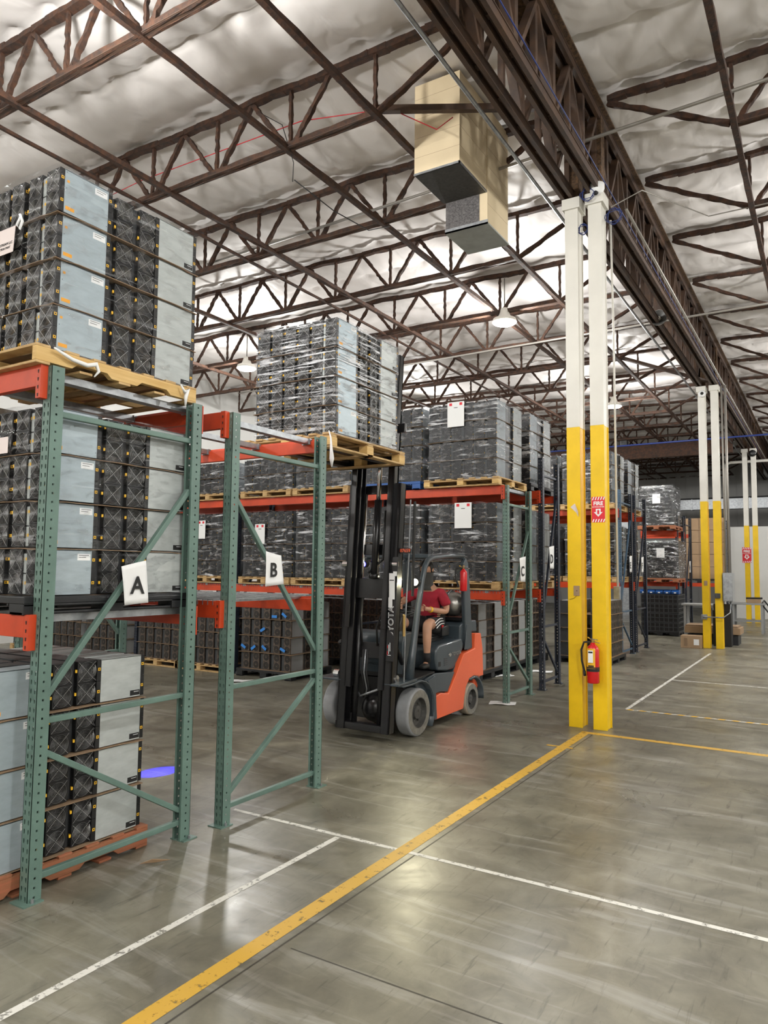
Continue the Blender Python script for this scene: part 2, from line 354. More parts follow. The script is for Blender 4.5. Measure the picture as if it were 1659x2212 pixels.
# roof joists: one left and one right prototype with chords and webs, copied bay after bay
def joist(xa, xb, label):
    root = thing('roof_joist', label, 'roof joist', (0, JY[0], 0), 'open web roof joists')
    sgn = 1 if xb > xa else -1; ZB, ZT = 6.87, 7.58
    nb = []; x = xa+sgn*1.35
    while (xb-x)*sgn > .3: nb.append(x); x += sgn*1.2
    b = MB(); b.rough((nb[0], -.028, ZB), (nb[-1], -.028, ZB), .022, .07, 'rust', 60, .3); b.rough((nb[0], .028, ZB), (nb[-1], .028, ZB), .022, .07, 'rust', 60, .3)
    b.box(min(nb[0], nb[-1]), max(nb[0], nb[-1]), -.05, .05, ZB-.034, ZB-.026, 'steelbrown'); b.build('bottom_chord', root)
    b = MB(); 
    prev = None
    for i in range(58):
        x_ = xa+(xb-xa)*i/57; z_ = ZT+.02+.035*noise.noise((x_*1.3, 0, 5))
        if prev: b.rough(prev, (x_, 0, z_), .085, .06, 'rust', 2, .3)
        prev = (x_, 0, z_)
    b.build('top_chord', root)
    def web(p, q, w=.038):
        b = MB(); b.rough(p, q, w, w, 'rust', 16, .65); b.build('web_member', root)
    web((xa, 0, ZT-.02), (nb[0], 0, ZB), .045)
    for i, x in enumerate(nb):
        web((x+.02*sgn, 0, ZB), (x+.02*sgn, 0, ZT), .032)
        if i: web((x-sgn*.04, 0, ZB), (x-sgn*.56, 0, ZT), .042)
        if i < len(nb)-1: web((x+sgn*.06, 0, ZB), (x+sgn*.62, 0, ZT), .042)
    return root
JL = joist(-2.78, XL, ''); JR = joist(-2.15, XR, '')
ordn = ['first', 'second', 'third', 'fourth', 'fifth', 'sixth', 'seventh', 'eighth', 'ninth', 'tenth', 'eleventh', 'twelfth', 'thirteenth', 'fourteenth', 'fifteenth', 'sixteenth', 'seventeenth', 'eighteenth', 'nineteenth', 'twentieth']
vis = [y for y in JY if y > 1.5]
for i, y in enumerate(vis):
    for o, side in ((JL, 'left'), (JR, 'right')):
        c = o if i == 0 else copy_tree(o); c.location.y = y
        c['label'] = 'rusty open web steel joist %s of the dark roof girder, %s from the camera' % (side, ordn[i])
# bridging angles running along Y
for i, (x, nm) in enumerate(((-4.12, 'nearest the girder on its left'), (-5.38, 'second left of the girder'), (-7.38, 'third left of the girder'), (-7.95, 'thin one beside the third left of the girder'), (-10.4, 'fourth left of the girder'), (-13.2, 'far left'), (-.76, 'right of the girder'), (3.2, 'far right'))):
    b = MB(); r_ = .035 if x in (-7.95,) else .06
    b.rough((x, YB, 6.84), (x, YF-.1, 6.84), r_, r_, 'rust', 170, .25)
    tag(b.build('bridging_bar'), 'long brown bridging bar under the joists, '+nm, 'steel bar', 'bridging bars')
# twin girder over the column line
for gi, (gx, nm) in enumerate(((-2.68, 'left'), (-2.34, 'right'))):
    root = thing('roof_girder', 'dark steel truss girder above the %s posts of the columns' % nm, 'girder', (gx, 0, 0), 'twin roof girders')
    for (z, h, n_) in ((6.56, .1, 'bottom_chord'), (7.5, .1, 'top_chord')):
        b = MB(); b.box(-.075, -.03, YB, YF, z-h/2, z+h/2, 'steelbrown'); b.box(.03, .075, YB, YF, z-h/2, z+h/2, 'steelbrown'); b.box(-.085, .085, YB, YF, z+h/2-.012, z+h/2, 'steelbrown'); b.build(n_, root)
    y = YB; k = 0
    while y < YF-1.1:
        for p, q, w_ in (((0, y, 7.48), (0, y+.54, 6.58), .08), ((0, y+.54, 6.58), (0, y+1.08, 7.48), .08)):
            if k >= 98: continue
            b = MB(); b.bar(p, q, .05, .09, 'steelbrown', (1, 0, 0)); b.build('web_member', root); k += 1
        y += 1.08
    b = MB()
    y = YB
    while y < YF-1: b.box(-.03, .03, y-.03, y+.03, 6.58, 7.48, 'steelbrown'); b.box(-.03, .03, y+.5, y+.58, 6.58, 7.48, 'steelbrown'); y += 1.08
    b.build('post_members', root)['kind'] = 'stuff'
b = MB(); b.box(-2.85, -2.2, YB+.1, YF-.1, 7.552, 7.575, 'rustplate'); b.box(-2.8, -2.77, 3, 6.2, 6.7, 7.552, 'rustplate'); tag(b.build('girder_cap_plate'), 'flaky rusty plate on top of the dark roof girder', 'steel plate')
# braces at the girder
for i, (p, q, nm) in enumerate((((-4.25, 6.46, 6.95), (-2.55, 8.0, 7.29), 'in front of the beige duct'), ((-4.1, 17.28, 6.9), (-2.5, 19.44, 6.62), 'left of the second column pair'))):
    b = MB(); b.bar(p, q, .07, .07, 'steelbrown'); tag(b.build('knee_brace'), 'brown steel angle brace from joist to girder, '+nm, 'steel brace')

# ------------------------------------------------------------------ columns
def column(x, y, label, cap, group):
    root = thing('building_column', label, 'column', (x, y, 0), group)
    W, D = .165, .22
    for (z0, z1, k, n_) in ((0, 3.6, 'yellow', 'lower_shaft'), (3.6, 6.42, 'cream', 'upper_shaft')):
        b = MB(); b.box(-W/2, W/2, -D/2, -D/2+.014, z0, z1, k); b.box(-W/2, W/2, D/2-.014, D/2, z0, z1, k); b.box(-.007, .007, -D/2+.014, D/2-.014, z0, z1, k)
        b.box(-W/2+.004, W/2-.012, -D/2+.014, D/2-.014, z0, z1, k)
        b.build(n_, root, label=('yellow painted lower part' if k == 'yellow' else 'white painted upper part'), bevel=.003)
    b = MB(); b.box(-W/2-.03, W/2+.03, -D/2-.03, D/2+.03, 6.36, 6.5, 'cream'); b.build('cap', root, bevel=.006)
    b = MB(); b.box(-W/2, W/2, -D/2+.03, D/2-.03, 6.5, 7.5, 'rustplate'); b.build('top_stub', root)
CX = (-2.632, -2.342)
for y, nm in ((8.80, 'nearest pair'), (19.55, 'middle pair'), (30.3, 'farthest pair')):
    for x, s in zip(CX, ('left', 'right')):
        column(x, y, 'tall steel column, yellow below and white above, %s of the %s' % (s, nm), True, 'painted building columns')

# ------------------------------------------------------------------ high bay lights
for i, (x, y) in enumerate(LAMPS):
    lab = {(-11.9, 12.95): 'white dome ceiling lamp at left beyond the raised load', (-5.25, 12.95): 'bright ceiling lamp glaring right of the beige duct', (-5.25, 21.3): 'small bright ceiling lamp seen right of the near columns'}.get((x, y), 'white high bay lamp, %s lamp row from the back wall, %s from the left' % (ordn[4-i//4], ordn[i % 4]))
    root = thing('high_bay_light', lab, 'ceiling lamp', (x, y, LAMP_Z), 'high bay lamps')
    b = MB(); b.lathe((0, 0, 0), 2, [(.02, .24), (.09, .22), (.14, .12), (.22, .09), (.30, .07), (.31, .01)], 'cream', 24); b.tube([(0, 0, .3), (0, 0, .9)], .012, 'conduit', 6); b.build('housing', root, smooth=True)
    b = MB(); b.lathe((0, 0, 0), 2, [(0, .01), (-.005, .2), (.02, .225)], 'lens', 24); b.build('lens', root, smooth=True)
    l = bpy.data.lights.new('high_bay_lamp_light', 'POINT'); l.energy = LAMP_W; l.shadow_soft_size = .17; l.color = (1, .985, .95)
    lo = bpy.data.objects.new('high_bay_lamp_light', l); COL.objects.link(lo); lo.parent = root; lo.location = (0, 0, -.30)

# ------------------------------------------------------------------ duct
root = thing('air_duct', 'tall beige insulated duct box hanging down beside the roof girder', 'air duct', (-3.765, 7.60, 6.5))
b = MB(); b.box(-.295, .295, -.385, .385, 0, 1.1, 'beige')
for k in range(4): b.box(-.2965, .2965, -.3865, .3865, .2+k*.24, .2025+k*.24, 'tan')
b.build('upper_section', root, bevel=.006)
b = MB(); b.box(-.29, .29, -.38, .38, -.012, .002, 'rim'); b.box(-.3, .3, -.39, -.37, -.012, .012, 'galv'); b.box(.285, .3, -.39, .39, -.012, .012, 'galv'); b.build('underside', root, label='dark grey duct underside')
b = MB(); b.box(-.26, .305, .388, 1.06, -.40, 1.1, 'beige')
for k in range(5): b.box(.303, .3065, .388, 1.062, -.15+k*.24, -.1475+k*.24, 'tan')
b.build('lower_section', root, bevel=.006)
b = MB(); b.box(-.262, .2, .382, .39, -.40, .0, 'foil'); b.build('foil_patch', root, label='grey glittery insulation patch')
b = MB(); b.box(-.27, .315, .376, 1.07, -.415, -.395, 'aluw'); b.box(-.27, .315, .376, .386, -.415, -.36, 'galv'); b.build('bottom_cap', root, label='shiny galvanised bottom cap')

# ------------------------------------------------------------------ pallet racks
def post_mesh(H, k):
    # roll-formed post: keyholes in the front face, square holes in the side, open back with lips
    b = MB(); W, D = .0375, .08; P_ = .0508; n = int(H/P_)
    def cell(o, ex, ez, w, z0, z1, holes):
        # strip of width w along ex with holes given as list of polygons (u,v) of 8 points
        pass
    def ring(o, ex, u0, u1, z0, z1, hole):
        outer = [(u0, z0), ((u0+u1)/2, z0), (u1, z0), (u1, (z0+z1)/2), (u1, z1), ((u0+u1)/2, z1), (u0, z1), (u0, (z0+z1)/2)]
        pts = [Vector(o)+Vector(ex)*u+Vector((0, 0, z)) for u, z in outer+hole]
        b.add(pts, [(i, (i+1) % 8, 8+(i+1) % 8, 8+i) for i in range(8)], k)
    def tear(cu, cz):
        return [(cu-.004, cz-.013), (cu, cz-.015), (cu+.004, cz-.013), (cu+.0065, cz+.004), (cu+.005, cz+.011), (cu, cz+.014), (cu-.005, cz+.011), (cu-.0065, cz+.004)]
    def sq(cu, cz, r=.006):
        return [(cu-r, cz-r), (cu, cz-r), (cu+r, cz-r), (cu+r, cz), (cu+r, cz+r), (cu, cz+r), (cu-r, cz+r), (cu-r, cz)]
    for i in range(n):
        z0, z1 = i*P_, (i+1)*P_; zc = (z0+z1)/2
        if i == n-1: z1 = H
        ring((0, 0, 0), (1, 0, 0), -W, 0, z0, z1, tear(-.018, zc)); ring((0, 0, 0), (1, 0, 0), 0, W, z0, z1, tear(.018, zc))
        ring((W, 0, 0), (0, 1, 0), 0, D, z0, z1, sq(.04, zc)); ring((-W, 0, 0), (0, 1, 0), 0, D, z0, z1, sq(.04, zc))
    for s in (-1, 1): b.quad((s*W, D, 0), (s*(W-.016), D, 0), (s*(W-.016), D, H), (s*W, D, H), k)
    me = b.mesh('post'); return me
PM = {}
def frame(x, yf, yb, H, k, label, letter=None, rear_k=None, group='rack upright frames', lean=0):
    root = thing('rack_upright_frame', label, 'rack frame', (x, yf, 0), group); D = yb-yf
    for kk in {k, rear_k or k}:
        if (H, kk) not in PM:
            PM[(H, kk)] = post_mesh(H, kk)
    for yy, rz, kk in ((0, 0, k), (D, PI, rear_k or k)):
        o = inst('post', PM[(H, kk)], (0, yy, 0), root, rz); sm = o.modifiers.new('sheet', 'SOLIDIFY'); sm.thickness = .003; sm.offset = -1
    for yy in (.02, D-.02):
        b = MB(); b.box(-.06, .07, yy-.06, yy+.06, 0, .008, k)
        for q in (-.045, .055): b.lathe((q, yy, .008), 2, [(0, .009), (.02, .009), (.021, .004)], 'galv', 8)
        b.build('foot_plate', root)
    def st(a, b_, n_='brace'):
        m_ = MB(); m_.bar((0.0, a[0], a[1]), (0.0, b_[0], b_[1]), .035, .035, k, (1, 0, 0)); m_.build(n_, root, bevel=.004)
    y0, y1 = .075, D-.075
    st((y0, .12), (y1, .12), 'horizontal_strut'); st((y0, .97), (y1, .97), 'horizontal_strut'); st((y0, H-.27), (y1, H-.27), 'horizontal_strut')
    st((y0, .80), (y1, .20), 'diagonal_strut'); st((y0, 1.1), (y1, H-.62), 'diagonal_strut')
    return root
def frameB(x, yf, yb, H, k, label, flip=True, **kw):
    # second style: upper diagonal falls from front to back
    r = frame(x, yf, yb, H, k, label, **kw); d = [c for c in r.children if c.name.startswith('diagonal')]
    D = yb-yf
    for c in d: bpy.data.objects.remove(c)
    for a, b_ in (((.075, H-.62), (D-.075, 1.15)), ((.075, .2), (D-.075, .9))):
        m_ = MB(); m_.bar((0, a[0], a[1]), (0, b_[0], b_[1]), .035, .035, k, (1, 0, 0)); m_.build('diagonal_strut', r, bevel=.004)
    return r
def beam(x0, x1, y, zt, label, face=-1, group='orange rack beams', k='orange'):
    # y = post face the connectors hang on; face -1: beam in front of it (-Y side)
    root = thing('rack_beam', label, 'rack beam', ((x0+x1)/2, y, zt), group); L = (x1-x0)/2
    b = MB(); f = face
    b.prism([(f*.002, -.125), (f*.044, -.125), (f*.044, 0), (f*.022, 0), (f*.022, -.02), (f*.002, -.02)], -L+.04, L-.045, k); b.build('beam_profile', root, bevel=.003)
    for s in (-1, 1):
        b = MB(); xx = s*(L-.02); b.box(xx-.022, xx+.022, min(0, f*.046), max(0, f*.046), -.195, .004, k)
        for q in range(4):
            yy = f*.047; b.prism([(xx-.006, -.03-q*.046), (xx+.006, -.03-q*.046), (xx+.003, -.05-q*.046), (xx-.003, -.05-q*.046)], yy, yy+f*.001, 'ink', 1)
        b.build('connector', root, bevel=.003)
    return root
XA, XB2 = -3.8275, -6.33
frame(XA, 2.50, 3.68, 3.0, 'green', 'sage green perforated rack frame nearest the camera, carrying sign A')
frameB(XA+.035, 3.955, 5.14, 3.0, 'green', 'sage green perforated rack frame beside the forklift, carrying sign B')
frame(XB2, 2.50, 3.68, 3.0, 'green', 'green rack frame one bay behind sign A')
frameB(XB2, 3.955, 5.14, 3.0, 'green', 'green rack frame one bay behind sign B')
XC = -3.89
frame(XC, 9.60, 10.58, 3.05, 'green', 'green rack frame right of the forklift, carrying sign C')
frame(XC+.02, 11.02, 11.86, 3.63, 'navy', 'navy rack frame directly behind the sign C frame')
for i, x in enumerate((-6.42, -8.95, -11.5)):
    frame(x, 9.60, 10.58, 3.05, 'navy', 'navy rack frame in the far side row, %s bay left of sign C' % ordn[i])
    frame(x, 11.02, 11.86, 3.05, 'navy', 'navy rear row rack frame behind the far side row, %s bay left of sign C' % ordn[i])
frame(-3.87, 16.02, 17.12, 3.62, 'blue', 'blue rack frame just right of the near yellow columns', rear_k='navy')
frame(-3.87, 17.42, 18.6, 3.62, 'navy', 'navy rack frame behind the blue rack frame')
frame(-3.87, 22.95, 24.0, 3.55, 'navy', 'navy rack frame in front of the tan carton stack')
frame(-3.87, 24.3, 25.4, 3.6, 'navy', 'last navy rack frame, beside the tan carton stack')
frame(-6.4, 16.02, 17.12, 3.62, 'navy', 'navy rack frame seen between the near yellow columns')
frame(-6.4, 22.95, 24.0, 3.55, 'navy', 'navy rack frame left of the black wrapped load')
# beams
for (x0, x1, yf, yb, zs, row) in ((XB2, XA, 2.5, 3.68, (3.0, 1.565), 'A'), (XB2, XA+.035, 3.955, 5.14, (3.0, 1.6), 'B'), (-6.42, XC, 9.6, 10.58, (3.04, 1.55), 'C'), (-8.95, -6.42, 9.6, 10.58, (3.04, 1.55), 'C bay two'), (-11.5, -8.95, 9.6, 10.58, (3.04, 1.55), 'C bay three'),
                              (-6.42, XC+.02, 11.02, 11.86, (3.1, 1.55), 'behind C'), (-8.95, -6.42, 11.02, 11.86, (3.04, 1.55), 'behind C bay two'), (-11.5, -8.95, 11.02, 11.86, (3.04, 1.55), 'behind C bay three'), (-6.4, -3.87, 16.02, 17.12, (3.2, 1.6), 'blue frame row'), (-6.4, -3.87, 17.42, 18.6, (3.2, 1.6), 'navy frame row'), (-6.4, -3.87, 22.95, 24.0, (3.08, 1.54), 'far row'), (-6.4, -3.87, 24.3, 25.4, (3.08, 1.54), 'last row')):
    for z, ln in zip(zs, ('upper', 'lower')):
        beam(x0, x1, yf, z, 'orange %s front beam of the rack row %s' % (ln, row), -1)
        beam(x0, x1, yb, z, 'orange %s rear beam of the rack row %s' % (ln, row), 1)
# support bars across the beams
def cross(x, y0, y1, z, label):
    b = MB(); b.box(x-.035, x+.035, y0, y1, z-.045, z, 'galv'); b.box(x-.045, x+.045, y0, y0+.03, z-.05, z+.004, 'galv'); b.box(x-.045, x+.045, y1-.03, y1, z-.05, z+.004, 'galv')
    tag(b.build('pallet_support_bar'), label, 'steel bar', 'galvanised pallet support bars')
for x, nm in ((-3.95, 'nearest the aisle'), (-4.55, 'middle'), (-5.2, 'farther in')):
    cross(x, 2.48, 3.70, 2.995, 'galvanised bar under the top load above sign A, '+nm)
    cross(x-.03, 3.93, 5.16, 3.0, 'bare galvanised bar across the empty top level of frame B, '+nm)
    cross(x, 2.48, 3.70, 1.562, 'galvanised bar under the black pallet behind sign A, '+nm)
cross(-3.97, 9.6, 10.55, 3.03, 'galvanised bar under the far top load beside sign C')
def deck(x0, x1, y0, y1, z, label):
    b = MB(); n = int((x1-x0)/.05)
    for i in range(n+1): x = x0+(x1-x0)*i/n; b.box(x-.0025, x+.0025, y0, y1, z, z+.005, 'galv'); b.box(x-.0025, x+.0025, y0-.004, y0, z-.035, z+.005, 'galv')
    for j in range(9): y = y0+(y1-y0)*j/8; b.box(x0, x1, y-.003, y+.003, z+.005, z+.01, 'galv')
    for j in range(3): x = x0+(x1-x0)*(j+.5)/3; b.box(x-.03, x+.03, y0, y1, z-.03, z, 'galv')
    tag(b.build('wire_deck'), label, 'wire shelf', 'wire mesh shelf decks')
deck(-6.25, -5.12, 3.91, 5.18, 1.605, 'wire mesh deck on the lower level of frame B, inner one'); deck(-5.05, -3.86, 3.91, 5.18, 1.605, 'wire mesh deck on the lower level of frame B, near the aisle')
for i, (xa, xb) in enumerate(((-5.15, -3.95), (-6.38, -5.18), (-7.65, -6.46), (-8.9, -7.7), (-10.2, -9.0), (-11.4, -10.25))):
    deck(xa, xb, 9.555, 10.62, 1.552, 'wire mesh deck in the far side lower level, %s from sign C' % ordn[i])

# ------------------------------------------------------------------ mining computers: prototypes
FH = .132     # one fan square
def fan_mesh():
    b = MB(); n = 16; R = .061; c = FH/2
    sq = []
    for i in range(n):
        t = 2*PI*i/n; ct, st = math.cos(t), math.sin(t); q = c/max(abs(ct), abs(st)); sq.append((ct*q, st*q))
    for y in (0,):
        vs = [(p[0], y, p[1]) for p in sq]+[(math.cos(2*PI*i/n)*R, y, math.sin(2*PI*i/n)*R) for i in range(n)]+[(math.cos(2*PI*i/n)*R, .026, math.sin(2*PI*i/n)*R) for i in range(n)]+[(p[0], .03, p[1]) for p in sq]
        fs = [(i, (i+1) % n, n+(i+1) % n, n+i) for i in range(n)]+[(n+i, n+(i+1) % n, 2*n+(i+1) % n, 2*n+i) for i in range(n)]+[(i, (i+1) % n, 3*n+(i+1) % n, 3*n+i) for i in range(n)]+[tuple(range(2*n, 3*n))]
        b.add(vs, fs, 'black')
    b.lathe((0, .008, 0), 1, [(0, .004), (0, .019), (.016, .021)], 'blade', 12)
    for i in range(7):
        a0 = 2*PI*i/7; a1 = a0+.75
        pts = [(math.cos(a0)*.02, .018, math.sin(a0)*.02), (math.cos(a0+.1)*.058, .020, math.sin(a0+.1)*.058), (math.cos(a1)*.058, .011, math.sin(a1)*.058), (math.cos(a1-.1)*.02, .010, math.sin(a1-.1)*.02)]
        b.add(pts, [(0, 1, 2, 3)], 'blade')
    return b.mesh('fan')
def guard_mesh(k='wire', step=.0078, th=.0011):
    b = MB(); n = 24; r = .012
    while r < .0655:
        vs = []; fs = []
        for i in range(n):
            t = 2*PI*i/n
            for dr, dy in ((-th, 0), (th, 0), (0, -th*1.5)): vs.append((math.cos(t)*(r+dr), -.002+dy, math.sin(t)*(r+dr)))
        for i in range(n):
            for j in range(3): a = i*3+j; a2 = i*3+(j+1) % 3; c_ = ((i+1) % n)*3+j; c2 = ((i+1) % n)*3+(j+1) % 3; fs.append((a, a2, c2, c_))
        b.add(vs, fs, k); r += step
    for s in (1, -1): b.bar((-.06, -.0035, -.06*s), (.06, -.0035, .06*s), .0022, .0018, k)
    return b.mesh('fan_guard')
FAN, GUARD = fan_mesh(), guard_mesh()
X0, X1 = -.042, .0925
def casing(k, lab):
    b = MB(); b.box(X0, X1, .03, .34, 0, .268, k)
    b.box(X0, X1, .028, .342, .262, .266, k)
    if lab == 'a':
        b.box(X1, X1+.0006, .24, .33, .205, .245, 'white'); b.box(X1+.0006, X1+.0009, .25, .32, .235, .238, 'ink'); b.box(X1+.0006, X1+.0009, .25, .30, .222, .225, 'ink')
        b.box(X1, X1+.0006, .045, .062, .19, .205, 'orl'); b.box(X1, X1+.0006, .04, .10, .02, .042, 'orl')
        for y, z in ((.04, .25), (.04, .15), (.33, .03)): b.box(X1, X1+.001, y, y+.004, z, z+.004, 'ink')
    if lab == 'b': b.box(X1, X1+.0006, .26, .338, .008, .042, 'ink'); b.box(X1+.0006, X1+.0009, .29, .33, .03, .033, 'white')
    return b.mesh('casing')
CASE = {'a': casing('alu', 'a'), 'g': casing('alug', ''), 'w': casing('aluw', 'b')}
b = MB(); b.box(-.0925, -.046, .012, .36, 0, .245, 'alug'); b.box(-.0905, -.048, .010, .012, .005, .12, 'aluw'); b.box(-.0905, -.048, .010, .012, .128, .24, 'aluw'); PSU = b.mesh('power_supply')
b = MB(); b.box(-.0925, -.046, .03, .36, 0, .262, 'alug'); b.box(-.094, -.088, .028, .36, 0, .262, 'black'); PSUD = b.mesh('power_supply')
b = MB(); b.box(X0, X1, .34, .37, .002, .134, 'black'); b.box(X0, X1, .34, .37, .136, .266, 'black'); REAR = b.mesh('rear_fan_housing')
b = MB()
for z in (.06, .20):
    for y in (.006, .346): b.box(X1, X1+.0007, y, y+.018, z, z+.018, 'yel'); b.box(X1+.0007, X1+.001, y+.005, y+.013, z+.005, z+.013, 'ink')
    for y in (.002,): b.box(X0-.0007, X0, y+.004, y+.022, z, z+.018, 'yel')
    b.box(X0-.014, X0-.001, .001, .002, z, z+.018, 'yel')
WARN = b.mesh('warning_label')
for me in (FAN, GUARD, PSU, PSUD, REAR, WARN, *CASE.values()): fix(me)
for me in PM.values(): fix(me)
def proto(ck, dark):
    o = bpy.data.objects.new('mining_computer', None); COL.objects.link(o)
    inst('casing', CASE[ck], (0, 0, 0), o); inst('power_supply', PSUD if dark else PSU, (0, 0, 0), o)
    for z in (.067, .201):
        f = inst('fan', FAN, ((X0+X1)/2, 0, z), o); inst('fan_guard', GUARD, (0, 0, 0), f)
    inst('rear_fan_housing', REAR, (0, 0, 0), o); inst('warning_label', WARN, (0, 0, 0), o)
    return o
PROTO = {}
def far_verts(b, x, y, z, rz, ck, fk='black', unit=1):
    # compact far version: casing, supply, two round fans with rings
    c, s = math.cos(rz), math.sin(rz)
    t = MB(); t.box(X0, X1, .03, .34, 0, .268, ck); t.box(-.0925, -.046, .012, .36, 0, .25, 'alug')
    t.box(X0, X1, .34, .37, 0, .266, fk); t.box(X0, X1, .008, .03, 0, .266, fk)
    for zz in (.067, .201):
        for R, k, dy in ((.062, 'ringdark' if fk == 'black' else fk, 0), (.056, 'blade', -.001), (.036, 'ringdark' if fk == 'black' else fk, -.002), (.032, 'blade', -.003), (.016, fk, -.005)):
            n = 12; t.add([((X0+X1)/2+math.cos(2*PI*i/n)*R, .0075+dy, zz+math.sin(2*PI*i/n)*R) for i in range(n)], [tuple(range(n))], k)
    if fk == 'black': t.box(X1, X1+.001, .006, .024, .06, .078, 'yel'); t.box(X1, X1+.001, .006, .024, .19, .208, 'yel')
    vs = [(x+c*v[0]-s*v[1], y+s*v[0]+c*v[1], z+v[2]) for v in t.v]
    for i, k in enumerate(t.sl):
        pass
    o = len(b.v); b.v += vs
    for f, m_ in zip(t.f, t.m): b.f.append(tuple(a+o for a in f)); b.m.append(b.slot(t.sl[m_]))
FARPROTO = {}
def far_inst(x, y, z, rz, ck, fk, label, group):
    key = (ck, fk)
    if key not in FARPROTO:
        b = MB(); far_verts(b, 0, 0, 0, 0, ck, fk); me = b.mesh('mining_computer'); fix(me); FARPROTO[key] = me
    o = inst('mining_computer', FARPROTO[key], (x, y, z), None, rz); tag(o, label, 'computer', group); return o
STUFF = MB()
LAY = ['bottom', 'second', 'third', 'top', 'fifth']
PITCH_ = .281
def load(x1, y0, zb, W, D, desc, mode, film=True, layers=4, ftop=False, fk='black', jit=.004, n=6, sheet=True, filmk=1., skip=()):
    """one pallet load: front row of n units facing -Y, two end-on units in the +X face, one side-on unit behind"""
    n_w = W/n
    for L in range(layers):
        z = zb+L*PITCH_+.006; dx = random.uniform(-jit, jit)*2; dy = random.uniform(-jit, jit)*2; nm = LAY[L]
        units = []
        for i in range(n):
            if (L, i) in skip: continue
            units.append((x1-n_w*(i+.5), y0, 0, 'a' if i == 0 else 'g', i > 0, '%s from right' % ordn[i] if i else 'right corner'))
        q = (D-.40-.30)/2 if D > 1.05 else (D-.37-.29)/2
        ysp = (y0+.375, y0+.375+(D-.37-.375)/2)
        hw = (D-.37-.375)/4
        for j, yy in enumerate(ysp): units.append((x1-.012, yy+hw, PI/2, 'g', True, '%s end-on side unit' % ('near', 'far')[j]))
        units.append((x1-.0925+.008, y0+D-.37, 0, 'w', False, 'pale rear corner'))
        if ftop and L == layers-1:
            for i in range(1, n):
                units.append((x1-n_w*(i+.5), y0+D-.37, 0, 'w', False, 'rear row, %s' % ordn[i]))
            for r in (1, 2):
                for j, yy in enumerate(ysp): units.append((x1-.012-.385*r, yy+hw, PI/2, 'g', True, '%s middle row, %s inward' % (('near', 'far')[j], ordn[r])))
        for (x, y, rz, ck, dark, where) in units:
            label = 'twin-fan computer in %s, %s layer, %s' % (desc, nm, where)
            jx, jy = random.uniform(-jit, jit), random.uniform(-jit, jit)
            if mode == 'hero':
                if (ck, dark) not in PROTO: PROTO[(ck, dark)] = proto(ck, dark); o = PROTO[(ck, dark)]
                else: o = copy_tree(PROTO[(ck, dark)])
                o.location = (x+dx+jx, y+dy+jy, z); o.rotation_euler.z = rz; tag(o, label, 'computer', 'mining computers in the %s' % desc)
            else:
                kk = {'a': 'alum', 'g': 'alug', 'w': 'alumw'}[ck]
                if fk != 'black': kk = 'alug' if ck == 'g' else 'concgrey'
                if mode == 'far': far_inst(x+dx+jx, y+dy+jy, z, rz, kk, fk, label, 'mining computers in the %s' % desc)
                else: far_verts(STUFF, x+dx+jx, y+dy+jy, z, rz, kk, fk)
        if sheet:
            b = MB(); N = 14; x0 = x1-W-.015; xe = x1+.02; ya = y0-.02; yb = y0+D+.012; vs = []
            for j in range(N+1):
                for i in range(N+1):
                    u, v = i/N, j/N; cx_, cy_ = min(u, 1-u), min(v, 1-v); dr = -.012*(max(0, 1-min(cx_, cy_)*N))*(.5+.9*noise.noise((i*.5+L, j*.5, zb)))-(.02 if min(cx_, cy_) == 0 and cx_+cy_ < .08 else 0)
                    vs.append((x0+(xe-x0)*u, ya+(yb-ya)*v, z-.007+dr*(.4 if film else .3)))
            b.add(vs, [(j*(N+1)+i, j*(N+1)+i+1, (j+1)*(N+1)+i+1, (j+1)*(N+1)+i) for j in range(N) for i in range(N)], 'card')
            o = b.build('cardboard_sheet'); sm = o.modifiers.new('thick', 'SOLIDIFY'); sm.thickness = .004; sm.offset = 0
            tag(o, 'cardboard sheet under %s layer, %s' % (nm, desc if desc[0] != 'x' else '%s brown stack beyond rack A' % desc[1:]), 'cardboard', 'cardboard layer sheets')
    if film: wrap(x1-W, x1, y0, y0+D, zb-.02, zb+layers*PITCH_+.0, 'clear stretch film wrapped around the %s' % desc, filmk, 'filmh' if 'raised' in desc else ('film' if mode == 'hero' else 'filmd'))
